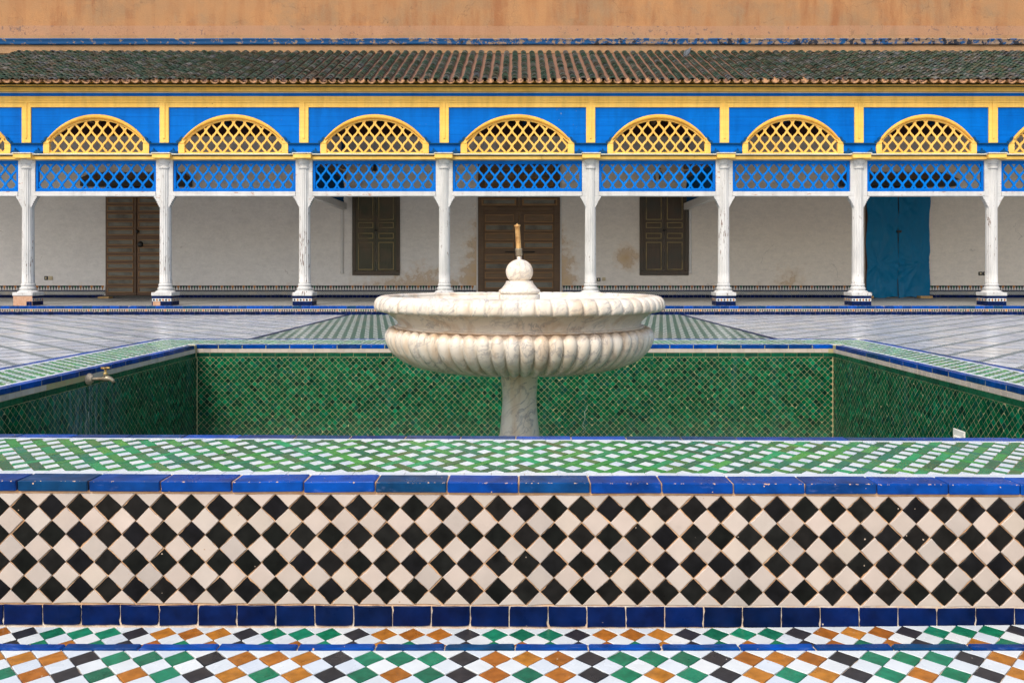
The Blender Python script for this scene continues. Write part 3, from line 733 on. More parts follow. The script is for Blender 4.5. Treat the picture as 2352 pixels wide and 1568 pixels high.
M_['plainwhite'] = plain('limewash', (.66, .63, .6), .85, .06)
bwall = thing('gallery_wall', 'white plaster wall at the back of the gallery, stained brown beside the middle door', 'wall', (0, DW, ZB))
def qx(q): return X(q, DW)
def qz(q): return Z(q, DW)
m = MB(); m.box(-22, 22, DW, DW+.4, -.05, 5.6); m.build('plaster', M_['plaster'], bwall)
def wood(name, c1, c2, c3, sc=(3, 3, 40), rough=.55, wear=.5):
    t = NT(name); g = t.noise(1.0, 6, t.pos(sc), .65); b = t.noise(2.5, 5)
    c = t.mix(t.ramp(g, [(.3, 0.0), (.7, 1.0)]), c1, c2); c = t.mix(t.m('MULTIPLY', t.ramp(b, [(.45, 0.0), (.7, 1.0)]), wear), c, c3)
    return t.out(c, rough, g, .3, .006)
M_['door'] = wood('brown_door_wood', (.068, .035, .015), (.125, .064, .025), (.18, .095, .036))
M_['door3'] = wood('warm_panel_wood', (.12, .066, .030), (.19, .11, .05), (.10, .08, .05)); M_['door2'] = wood('red_door_wood', (.085, .038, .018), (.14, .064, .028), (.13, .075, .036))
M_['dpanel'] = wood('weathered_panel', (.13, .118, .09), (.20, .185, .15), (.05, .042, .03), wear=.8)
M_['dedge'] = wood('worn_edge', (.22, .11, .038), (.30, .16, .06), (.12, .065, .025))
M_['shut'] = wood('shutter_wood', (.050, .031, .018), (.090, .058, .032), (.045, .042, .028), (30, 3, 3), wear=.8)
M_['shutg'] = wood('green_shutter_wood', (.036, .034, .014), (.058, .052, .022), (.10, .062, .030), (30, 3, 3), wear=.8)
M_['yedge'] = wood('yellow_edge_paint', (.26, .19, .075), (.34, .25, .10), (.10, .07, .035), wear=.9)
M_['iron'] = plain('dark_iron', (.02, .018, .016), .5)
def panel(par, x0, x1, z0, z1, y, e, pm, em, name='panel'):
    m = MB(); d = .018
    m.box(x0+e, x1-e, y+.012, y+.03, z0+e, z1-e, 0, 0)
    iw, ih = (x1-x0-2*e), (z1-z0-2*e)
    m.box(x0+e+iw*.09, x1-e-iw*.09, y+.004, y+.013, z0+e+ih*.18, z1-e-ih*.18, .008, 0)
    m.box(x0, x1, y-d+.012, y+.02, z0, z0+e, .004, 1); m.box(x0, x1, y-d+.012, y+.02, z1-e, z1, .004, 1)
    m.box(x0, x0+e, y-d+.0125, y+.02, z0+e, z1-e, .004, 1); m.box(x1-e, x1, y-d+.0125, y+.02, z0+e, z1-e, .004, 1)
    return m.build(name, [pm, em], par)
C5 = lambda x: 780.9+.336*x
C5y = lambda y: 348.1+.336*y
# middle door
yd = DW-.06
m = MB(); x0, x1 = qx(1098.4), qx(1286); zt = qz(352); z0 = qz(680)
m.box(x0, qx(C5(985)), yd, DW+.02, z0, zt, .006); m.box(qx(C5(1462)), x1, yd, DW+.02, z0, zt, .006)
d = m.build('door', M_['door'], bwall, label='tall brown double door with worn horizontal panels behind the fountain')
lf = MB(); lf.box(qx(C5(985)), qx(C5(1222)), yd+.02, DW+.01, z0+.01, zt-.05, .004); lf.build('leaf', M_['door'], d)
lf = MB(); lf.box(qx(C5(1226)), qx(C5(1462)), yd+.021, DW+.01, z0+.01, zt-.05, .004); lf.build('leaf', M_['door'], d)
for (a, b) in ((320, 370),): 
    panel(d, qx(C5(968)), qx(C5(1205)), qz(C5y(b)), qz(C5y(a)), yd-.012, .05, M_['dpanel'], M_['dedge']); panel(d, qx(C5(1245)), qx(C5(1485)), qz(C5y(b)), qz(C5y(a)), yd-.012, .05, M_['dpanel'], M_['dedge'])
for k, (a, b) in enumerate(((95, 132), (150, 187), (205, 242), (258, 290), (430, 484), (496, 544), (556, 606), (618, 662), (700, 748), (760, 806), (822, 868), (884, 936))):
    for (l, r) in ((990, 1190), (1258, 1458)):
        panel(d, qx(C5(l)), qx(C5(r)), qz(C5y(b)), qz(C5y(a)), yd+.003, .035, M_['dpanel'] if k % 2 else M_['door3'], M_['dedge'])
m = MB()
m.box(qx(C5(985)), qx(C5(1462)), yd-.015, yd+.02, qz(C5y(408)), qz(C5y(380)), .008); m.build('rail', M_['door'], d)
m = MB(); m.tube([(qx(C5(1130)), yd-.01, qz(C5y(686))), (qx(C5(1330)), yd-.01, qz(C5y(686)))], .018, 8); m.build('bolt', M_['iron'], d)
m = MB(); m.box(x0-.05, x0-.004, DW-.03, DW+.02, z0, zt+.1, .006); m.box(x1+.004, x1+.05, DW-.03, DW+.02, z0, zt+.1, .006); m.build('frame', M_['plainwhite'], d)
m = MB(); m.box(x0-.05, x1+.05, DW-.12, DW+.01, ZB-.01, z0-.002, .006); m.build('sill', M_['door2'], d)
# left door
C4 = lambda x: .336*x
m = MB(); x0, x1 = qx(243.6), qx(387); z0 = qz(682); zt = qz(431); yd = DW-.05
m.box(x0, x1, yd+.012, DW+.02, z0+.05, zt, .006)
d = m.build('door', M_['door2'], bwall, label='reddish brown double door with twelve rows of narrow panels behind the second column')
m = MB(); m.box(x0-.06, x1+.06, DW-.10, DW+.01, ZB-.01, z0+.045, .006); m.build('sill', M_['dark'], d)
m = MB(); m.box(qx(C4(928)), qx(C4(938)), yd-.025, yd+.015, z0+.06, zt-.01, .004); m.build('meeting_strip', M_['door'], d)
rows = [318+54*k for k in range(5)]+[602+54*k for k in range(7)]
for k, a in enumerate(rows):
    for (l, r) in ((738, 918), (952, 1132)):
        panel(d, qx(C4(l)), qx(C4(r)), qz(C5y(a+38)), qz(C5y(a-2)), yd-.006, .03, M_['dpanel'], M_['dedge'])
m = MB(); m.tube([(qx(C4(965)), yd-.005, qz(C5y(635))), (qx(C4(965)), yd-.06, qz(C5y(635)))], [.09, .05], 12); m.tube([(qx(C4(945)), yd-.005, qz(C5y(548))), (qx(C4(945)), yd-.06, qz(C5y(548)))], [.06, .03], 10); m.build('knocker', M_['iron'], d)
# right door, almost all of it behind blue sheets
m = MB(); x0, x1 = qx(1987), qx(2128); m.box(x0, x1, DW-.04, DW+.02, qz(684)+.02, qz(431), .006)
d = m.build('door', M_['door2'], bwall, label='door hidden behind blue plastic sheets')
# hoods above the side doors
def hood(q0, q1):
    a, b = qx(q0), qx(q1); z0, z1, z2 = qz(430), qz(415), qz(397)
    m = MB(); e = .55; ins = .30
    m.box(a+.06, b-.06, DW-.30, DW, z0, z1, .01, 0)
    vs = [(a, DW-e*.62, z1), (b, DW-e*.62, z1), (b-ins, DW-.06, z2), (a+ins, DW-.06, z2), (a, DW, z1), (b, DW, z1), (b-ins, DW, z2), (a+ins, DW, z2)]
    m.add(vs, [(0, 1, 2, 3), (1, 5, 6, 2), (4, 0, 3, 7), (3, 2, 6, 7), (4, 5, 1, 0)], 1)
    m.build('door_hood', [M_['iron'], M_['hood']], bwall)
M_['hood'] = wood('hood_wood', (.16, .10, .06), (.22, .14, .08), (.1, .06, .035))
hood(191, 447); hood(1922, 2190)
# windows with painted shutters
def window(q0, q1, sm, lab):
    x0, x1 = qx(q0), qx(q1); zt = qz(444); z0 = qz(632); y = DW-.05; wd = x1-x0
    m = MB(); fw = wd*.075
    m.box(x0, x1, y, DW+.02, z0, z0+fw*1.2, .006); m.box(x0, x1, y, DW+.02, zt-fw, zt, .006)
    m.box(x0, x0+fw, y+.0005, DW+.02, z0+fw*1.2, zt-fw, .006); m.box(x1-fw, x1, y+.0005, DW+.02, z0+fw*1.2, zt-fw, .006)
    wn = m.build('window', M_['shut'], bwall, label=lab); xm = (x0+x1)/2; H = zt-z0
    for (a, b) in ((x0+fw, xm-.006), (xm+.006, x1-fw)):
        s = MB(); s.box(a, b, y+.014, DW+.01, z0+fw*1.25, zt-fw*1.02, .005); s.build('shutter', sm, wn)
        for (u, v) in ((.065, .405), (.445, .515), (.575, .645), (.675, .96)):
            panel(wn, a+.10*wd*.5, b-.10*wd*.5, z0+H*u, z0+H*v, y-.003, .024, sm, M_['yedge'])
    k = MB(); k.tube([(xm-.03, y+.012, z0+H*.545), (xm-.03, y-.03, z0+H*.545)], [.02, .028], 8); k.tube([(xm+.03, y+.012, z0+H*.545), (xm+.03, y-.03, z0+H*.545)], [.02, .028], 8); k.build('knob', M_['iron'], wn)
window(809.5, 918.7, M_['shutg'], 'greenish shuttered window left of the fountain'); window(1469, 1581, M_['shut'], 'dark brown shuttered window right of the fountain')
# dado
doors = [(qx(242), qx(388)), (qx(1094), qx(1292)), (qx(1985), qx(2131))]
spans = []; a = -16.0
for l, r in doors: spans.append((a, l)); a = r
spans.append((a, 16.0))
def checkmat():
    t = NT('small_check'); o = t.xyz()
    ck = t.m('MODULO', t.m('ABSOLUTE', t.m('ADD', t.m('FLOOR', t.m('DIVIDE', o[0], .0265)), t.m('FLOOR', t.m('DIVIDE', o[2], .0265)))), 2)
    n = t.ramp(t.noise(3, 1), [(.55, (.02, .02, .022)), (.6, (.16, .09, .02))], True)
    return t.out(t.mix(ck, (.55, .54, .5), n), .35)
M_['check'] = checkmat()
dd = MB(); zt_ = qz(655.3)
for l, r in spans: dd.box(l, r, DW-.012, DW, ZB-.02, zt_)
dado = dd.build('dado', M_['cream2'] if 'cream2' in M_ else M_['plainwhite'], bwall)
lb = MB(); ck = MB(); pe = MB(); its = []
dt = variants(rect(.058, .046), 3, th=.008, bev=.002)
for l, r in spans:
    lb.box(l, r, DW-.02, DW-.01, qz(668.8), qz(666.4), .002); ck.box(l, r, DW-.019, DW-.01, qz(675.9), qz(668.9))
    x = l+.06
    while x+.05 < r:
        its.append((rnd.choice(dt), M_['navy'], tilt(frame((x, DW-.0125, (qz(684)+qz(676.4))/2), *FRONT), .01))); x += .12
    x = l+.04; k = 0; zA, zC = qz(655.6), qz(665.6)
    while x+.03 < r:
        h = zA-zC
        pe.prism([(x-.037, zA-.002), (x-.037, zA-h*.18), (x-.030, zA-h*.40), (x-.012, zA-h*.58), (x-.010, zA-h*.86), (x-.016, zC), (x+.016, zC), (x+.010, zA-h*.86), (x+.012, zA-h*.58), (x+.030, zA-h*.40), (x+.037, zA-h*.18), (x+.037, zA-.002)], DW-.020, DW-.011, (0, 1, 0, 2)[k % 4] if rnd.random() > .1 else 0); x += .08; k += 1
lb.build('line_tile', M_['navy'], dado); ck.build('check_band', M_['check'], dado); lay(dado, 'foot_tile', its)
pe.build('pendant_tile', [M_['coal'], M_['ggreen2'], M_['ochre']], dado, kind='stuff')
m = MB(); m.box(-16.5, 16.5, DW-.10, DW-.002, 4.99, 5.36, .01); m.box(-16.5, 16.5, DW-.16, DW-.10, 5.28, 5.36, .008); m.build('cornice', plain('maroon_wood', (.055, .018, .014), .5, .3), bwall)
for (a, b) in ((783, 788.5), (1582, 1587.5)):
    m = MB(); m.box(qx(a), qx(b), DW-.06, DW+.01, qz(624), 2.83, .006); m.box(qx(a)-.012, qx(b)+.012, DW-.07, DW+.01, qz(628), qz(624), .006); m.build('pilaster', M_['plainwhite'], bwall)

# ------------------------------------------------------------------ small things at the back wall
def tarp(q0, q1, seed, lab, swell):
    n, mh = 44, 90; x0, x1 = qx(q0), qx(q1); zt, z0 = qz(440), qz(682.5); vs = []
    for j in range(mh+1):
        v = j/mh
        for i in range(n+1):
            u = i/n; x = x0+(x1-x0)*u; z = z0+(zt-z0)*v
            p = Vector((x*1.6+seed, z*1.3, seed)); f = mnoise.fractal(p, 1.0, 2.0, 5)
            ang = math.atan2(z-1.25, x-(x0+(x1-x0)*(.35 if swell else .7))); dist = math.hypot(z-1.25, x-x0-(x1-x0)*.5)
            star = abs(mnoise.noise(Vector((ang*3.2, seed, dist*.35))))*math.exp(-dist*.55)
            diag = abs(mnoise.noise(Vector(((x+z*.45)*2.4, (z-x*.6)*.7, seed+4))))
            y = DW-.10-.05*f-.12*(.5-star)*.6-.075*(.4-diag)-.02*abs(mnoise.noise(Vector((x*7+z*2, z*5-x*3, seed))))
            vs.append((x+.012*math.sin(z*5+seed), y, z+(.02*math.sin(u*7+seed) if j == 0 else 0)))
    fs = [[j*(n+1)+i, j*(n+1)+i+1, (j+1)*(n+1)+i+1, (j+1)*(n+1)+i] for j in range(mh) for i in range(n)]
    m = MB(); m.add(vs, fs, 0, True)
    t = NT('blue_tarpaulin'); c = t.mix(t.noise(2, 4), (.0, .12, .25), (.0, .155, .31)); M_.setdefault('tarp', t.out(c, .42, t.noise(7, 5), .12, .02, .2))
    return m.build('blue_sheet', M_['tarp'], None, label=lab, category='tarpaulin', group='blue sheets hung over the right door')
tarp(1986, 2057.2, 1.7, 'wrinkled blue plastic sheet partly behind the white column, over the door', True); tarp(2058.6, 2130, 5.2, 'wrinkled blue plastic sheet beside the white wall, over the door', False)
m = MB(); m.box(qx(2054), qx(2064), DW-.20, DW-.12, Z(535, DW), Z(530, DW), .01); pk = m.build('padlock', M_['iron'], None, label='dark padlock joining the two blue sheets', category='padlock')
for k, (a, b, z0, z1, lab) in enumerate(((1991, 2003, 690, 683.5, 'small pale wooden block at the foot of the blue sheets beside the column'), (2110, 2138, 688, 682.5, 'pale wooden wedge under the open side of the blue sheets'), (229, 255, 687, 683, 'thin wooden board on the platform by the reddish door'))):
    D = DW-.35; m = MB(); m.box(X(a, D), X(b, D), D-.12, D+.12, ZB-.006, ZB+.05+(.02 if k < 2 else 0), .008); m.build('wood_block', plain('pine', (.45, .27, .10), .6, .2) if k == 0 else bpy.data.materials['pine'], None, label=lab, category='wood block', group='wooden blocks on the platform')
def socket(q0, q1, y0, y1, mat, lab, face):
    t = thing('wall_socket', lab, 'socket', (qx((q0+q1)/2), DW, qz(y1)), 'electrical plates on the gallery wall')
    m = MB(); m.box(qx(q0), qx(q1), DW-.025, DW, qz(y1), qz(y0), .006); m.build('plate', mat, t)
    m = MB(); a, b = qx(q0), qx(q1); c = (qz(y0)+qz(y1))/2
    m.box(a+.03, b-.03, DW-.034, DW-.02, c-.03, c+.03, .005); m.build('rocker', face, t)
DK, BG = M_['dark'], M_['beige']
socket(102.5, 110.5, 634, 643, DK, 'black wall plate next to a beige one, near the bare brick column', BG); socket(111.5, 121.5, 634, 643, BG, 'beige wall plate next to a black one, near the bare brick column', BG)
socket(1371, 1379, 638, 646, DK, 'black wall plate low beside the column right of the middle door', BG); socket(1383, 1391, 637, 645, BG, 'beige wall plate low beside the column right of the middle door', BG)
socket(2247, 2256, 624, 632.5, DK, 'black wall plate half hidden by the last column', BG); socket(2257, 2265, 624, 632.5, DK, 'dark wall plate behind the edge of the last column', BG)
def lantern(q, y, lab):
    D = DW-.28; x, z = X(q, D), Z(y, D); t = thing('wall_lantern', lab, 'lantern', (x, DW, z), 'wall lanterns behind the lattice')
    m = MB(); m.lathe([(.02, z-.13), (.07, z-.10), (.05, z+.04), (.085, z+.04), (.02, z+.11), (.01, z+.14)], 6, (x, D), smooth=False); m.build('lantern_body', M_['iron'], t)
    m = MB(); m.tube([(x-.12, DW, z-.1), (x-.16, DW-.12, z+.1), (x-.1, D, z+.24), (x, D, z+.2)], .014, 6); m.build('bracket', M_['iron'], t)
lantern(1518, 404, 'dark lantern on a curved bracket seen through the blue lattice right of the middle'); lantern(861, 384, 'dark lantern on a curved bracket seen through the blue lattice left of the middle')

# ------------------------------------------------------------------ the gallery: columns, lattices, arches, roof
YF = 19.6; CY = 19.67
def fx(q): return X(q, YF)
def fz(q, D=YF): return Z(q, D)
BL1, BL2 = (.0, .120, .50), (.0, .150, .58); YL1, YL2 = (.90, .545, .115), (.93, .60, .16)
M_['blue'] = paint('blue_paint', BL1, BL2, (.16, .2, .24), .05, (12, 12, 12), .42, grain=(.8, 6, 22), gv=.12)
M_['lblue'] = paint('lattice_blue_paint', (.0, .150, .56), (.0, .180, .64), (.16, .2, .24), .03, (20, 20, 20), .45)
M_['dblue'] = paint('dark_blue_paint', (.006, .06, .16), (.008, .075, .2), (.1, .1, .1), .02, (20, 20, 20), .45)
M_['yellow'] = paint('yellow_paint', YL1, YL2, (.12, .07, .03), .06, (7, 7, 16), .45)
M_['ylat'] = paint('lattice_yellow_paint', (.89, .485, .10), (.92, .54, .14), (.12, .07, .03), .02, (14, 14, 14), .45)
M_['oyellow'] = paint('arch_yellow_paint', (.84, .43, .07), (.88, .48, .10), (.12, .07, .03), .06, (7, 7, 16), .45)
M_['wpaint'] = paint('white_paint', (.56, .555, .54), (.61, .605, .595), (.42, .25, .18), .5, (5, 5, 15), .5, grain=(1.5, 8, 20))
M_['cpaint'] = paint('column_paint', (.55, .545, .53), (.61, .605, .59), (.13, .075, .05), .35, (30, 30, 4.5), .5, low=(3.1, .06), grain=(24, 24, 1.5))
M_['cream3'] = paint('cream_paint', (.62, .58, .46), (.7, .66, .54), (.2, .18, .1), .1, (6, 6, 30), .5)
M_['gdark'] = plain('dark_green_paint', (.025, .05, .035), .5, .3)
M_['brick'] = grout('bare_brick', (.42, .22, .13), (.52, .33, .22))
gal = thing('gallery', 'long timber gallery painted blue, yellow and white under a green tiled roof', 'gallery', (0, EDGE, ZP))
cols = [-252, 65, 380.5, 700, 1021, 1356, 1662, 1970, 2277, 2586]
XL, XR = X(-900, YF), X(3280, YF)
# fluted shaft shared by all columns
zcap0, zcap1 = Z(388.5, CY), Z(366.5, CY); zs0, zs1 = Z(652, CY), zcap0
NF = 16; cm = MB()
def flute(j, r, z, a):
    if j in (0, len(shp)-1): return r, z
    return r-.011*max(0, math.cos(a*NF))**.7, z
shp = [(.137, zs0), (.137, zs0+.03), (.136, zs0+.06)]+[(.135-.011*k/12, zs0+.06+(zs1-zs0-.12)*k/12) for k in range(13)]+[(.124, zs1-.03), (.124, zs1)]
cm.lathe(shp, NF*8, fn=flute); me_shaft = cm.mesh('shaft', M_['cpaint'])
cm = MB(); zb0, zb1 = Z(678.7, CY), Z(669, CY); hb = .240
cm.box(-hb, hb, -hb, hb, zb0, zb1-.02, .008)
cm.lathe([(.235, zb1-.02), (.225, zb1), (.19, zb1+.02)]+spl([(.165, zb1+.03), (.178, zb1+.06), (.175, zb1+.085), (.155, zb1+.105)], 4)+spl([(.15, zb1+.11), (.148, zb1+.125), (.158, zb1+.14), (.160, zb1+.16), (.148, zb1+.175), (.137, zb1+.185)], 3), 40)
me_base = cm.mesh('base', M_['cpaint'])
cm = MB(); hz_ = zcap1-zcap0
cm.lathe([(.124, zcap0-.01), (.142, zcap0), (.146, zcap0+.02), (.142, zcap0+.04), (.128, zcap0+.045), (.128, zcap0+.10)]+spl([(.130, zcap0+.105), (.150, zcap0+.13), (.155, zcap0+.16), (.172, zcap0+.175), (.175, zcap0+.20)], 3)+[(.175, zcap1+.005), (.1, zcap1+.005)], 40)
me_cap = cm.mesh('capital', M_['cpaint'])
bz = Z(451, YF); brk = []
for s in (1, -1):
    b = MB(); y = [(.0, bz), (.245, bz), (.245, bz-.035), (.215, bz-.04), (.225, bz-.07), (.195, bz-.075), (.20, bz-.11), (.17, bz-.115), (.178, bz-.155), (.150, bz-.16), (.155, bz-.20), (.135, bz-.205), (.125, bz-.25), (.0, bz-.27)]
    pts = [(s*px, pz) for px, pz in y]
    if s > 0: pts = pts[::-1]
    b.prism(pts, YF-.01, YF+.13); brk.append(b.mesh('bracket', M_['wpaint']))
col_labels = {1: 'column with peeling paint and a bare brick plinth', 2: 'column with a broken tile patch on its plinth', 4: 'column left of the middle door', 5: 'column right of the middle door', 7: 'column beside the blue sheets'}
def plinth(x, kind):
    m = MB(); h = .225; z0, z1 = ZP-.01, zb0; y0, y1 = CY-h, CY+h
    m.box(x-h, x+h, y0, y1, z0, z1, .004, 4 if kind == 'brick' else 0)
    zt2, zb2 = z1-.062, z0+.112
    for face in ('front', 'left', 'right'):
        def bx(a, b, za, zb, mi, t=.006):
            if face == 'front': m.box(x+a, x+b, y0-t, y0+.001, za, zb, .002, mi)
            elif face == 'left': m.box(x-h-t, x-h+.001, CY-b, CY-a, za, zb, .002, mi)
            else: m.box(x+h-.001, x+h+t, CY+a, CY+b, za, zb, .002, mi)
        if kind == 'brick' and face == 'front':
            for k in range(2): bx(.09+k*.066, .152+k*.066, z0+.008, zb2-.004, 0)
            continue
        for k in range(2):
            bx(-h+.004+k*h, -h+h*(k+1)-.004, zt2+.003, z1-.003, 0)
        bx(-h+.004, h-.004, zb2, zt2, 3, .004)
        n = 4
        for k in range(n):
            if kind == 'patch' and face == 'front' and k in (0, 1): continue
            bx(-h+.004+k*2*h/n, -h+2*h/n*(k+1)-.003, z0+.004, zb2-.004, 0)
        if kind == 'patch' and face == 'front': bx(-h+.02, -.03, z0+.004, zb2-.006, 4, .003)
        zc = (zb2+zt2)/2; r = min(.03, (zt2-zb2)*.46)
        for k in range(6):
            c = -h+.045+k*(2*h-.09)/5
            if face == 'front': m.prism([(x+c-r, zc), (x+c, zc-r), (x+c+r, zc), (x+c, zc+r)], y0-.009, y0-.003, 1+(k % 2))
            else:
                xx = x-h-.009 if face == 'left' else x+h+.009; xi = x-h-.003 if face == 'left' else x+h+.003
                vs = [(xx, CY+c-r, zc), (xx, CY+c, zc-r), (xx, CY+c+r, zc), (xx, CY+c, zc+r)]+[(xi, CY+c-r, zc), (xi, CY+c, zc-r), (xi, CY+c+r, zc), (xi, CY+c, zc+r)]
                m.add(vs, [(0, 1, 2, 3), (0, 4, 5, 1), (1, 5, 6, 2), (2, 6, 7, 3), (3, 7, 4, 0)], 1+(k % 2))
    return m
for k, q in enumerate(cols):
    x = X(q, CY); p = {}
    if k in col_labels: p['label'] = col_labels[k]
    c = place('column', None, gal, Matrix.Translation((x, CY, ZP)), **p)
    plinth(x, {1: 'brick', 2: 'patch'}.get(k, 'tile')).build('plinth', [M_['navy'], M_['coal'], M_['ochre'], M_['white'], M_['brick']], c)
    T = Matrix.Translation((x, CY, 0))
    for nm, me in (('base', me_base), ('shaft', me_shaft), ('capital', me_cap)): place(nm, me, c, T @ Matrix.Rotation(rnd.uniform(0, 6), 4, 'Z') if nm == 'shaft' else T)
    for me in brk: place('bracket', me, c, Matrix.Translation((x, 0, 0)))
    m = MB(); m.box(x-.20, x+.20, YF+.0, YF+.15, fz(450.8), fz(366.4), .005); m.build('post', M_['wpaint'], gal)
    m = MB(); m.box(x-.212, x+.212, YF-.20, YF+.05, fz(365.8), fz(355.8), .008); m.build('cap_block', M_['yellow'], gal)
    m = MB(); m.box(x-.225, x+.225, YF-.22, YF+.06, fz(355.6), fz(353.2), .006); m.build('cap_slab', M_['cream3'], gal)
    m = MB(); m.box(x-.108, x+.108, YF-.018, YF+.05, fz(328.5), fz(236), .004); m.box(x-.024, x+.024, YF-.034, YF-.017, fz(318.5), fz(234), .003); m.build('pilaster_strip', M_['yellow'], gal)

def lattice(mb, cx, zn, hx, hz, inside, y0, y1, x0, x1, z0, z1, w=.050):
    """crossing wavy strips; zn is the height of a row of crossings under which cx has one"""
    NSEG = 7
    i0, i1 = int((x0-cx)/hx)-2, int((x1-cx)/hx)+2; j0, j1 = int((z0-zn)/hz)-2, int((z1-zn)/hz)+2
    for fam in (1, -1):
        dy = 0 if fam > 0 else .006
        for i in range(i0, i1):
            for j in range(j0, j1):
                if (i+j) % 2: continue
                if fam > 0: a = (cx+i*hx, zn+j*hz); b = (cx+(i+1)*hx, zn+(j+1)*hz)
                else: a = (cx+i*hx, zn+j*hz); b = (cx+(i+1)*hx, zn+(j-1)*hz)
                dx, dz = b[0]-a[0], b[1]-a[1]; L = math.hypot(dx, dz); nx, nz = -dz/L, dx/L
                rows = []
                for s in range(NSEG+1):
                    t = s/NSEG; off = .006*math.sin(2*PI*t)*(1 if fam > 0 else -1)
                    hw = w/2*(.84+.30*abs(2*t-1)**4+(.16 if s == (3 if fam > 0 else 4) else 0))
                    px, pz = a[0]+dx*t+nx*off, a[1]+dz*t+nz*off
                    rows.append(((px+nx*hw, pz+nz*hw), (px-nx*hw, pz-nz*hw), (px, pz)))
                for s in range(NSEG):
                    p, q = rows[s], rows[s+1]
                    if not (inside(*p[2]) and inside(*q[2])): continue
                    A_, B_, C_, D_ = p[1], q[1], q[0], p[0]
                    vs = [(v[0], y0+dy, v[1]) for v in (A_, B_, C_, D_)]+[(v[0], y1+dy, v[1]) for v in (A_, B_, C_, D_)]
                    mb.add(vs, [(0, 1, 2, 3), (7, 6, 5, 4), (1, 0, 4, 5), (3, 2, 6, 7)])
HX, HZ = .1315, .187
for k in range(len(cols)-1):
    a, b = X(cols[k], CY)+.20, X(cols[k+1], CY)-.20; cx = (a+b)/2
    # blue lattice panel with white rails
    zt, z0 = fz(368.9), fz(439.8)
    m = MB(); m.box(a+.001, b-.001, YF-.02, YF+.14, fz(450.8), fz(440.1), .008); m.build('beam', M_['wpaint'], gal)
    m = MB(); m.box(a+.001, b-.001, YF+.005, YF+.12, fz(368.6), fz(366.2), .004); m.build('rail', M_['wpaint'], gal)
    fr = MB(); f = .062; y0 = YF+.025
    fr.box(a+.004, b-.004, y0, y0+.07, zt-f, zt, .006); fr.box(a+.004, b-.004, y0, y0+.07, z0, z0+f, .006)
    fr.box(a+.004, a+f, y0+.0005, y0+.07, z0+f, zt-f, .006); fr.box(b-f, b-.004, y0+.0005, y0+.07, z0+f, zt-f, .006)
    s = f-.006
    fr.box(a+s, b-s, y0+.012, y0+.06, zt-f-.016, zt-s, .003); fr.box(a+s, b-s, y0+.012, y0+.06, z0+s, z0+f+.016, .003)
    lp = fr.build('lattice_panel', M_['blue'], gal)
    lt = MB(); n = round((b-a-2*f)/(2*HX)); hx = (b-a-2*f)/(2*n)
    lattice(lt, cx+(hx if n % 2 else 0), zt-f-HZ*.72, hx, HZ, lambda px, pz: a+f-.03 < px < b-f+.03 and z0+f-.03 < pz < zt-f+.03, y0+.02, y0+.045, a+f, b-f, z0+f, zt-f)
    lt.build('lattice', M_['lblue'], lp)
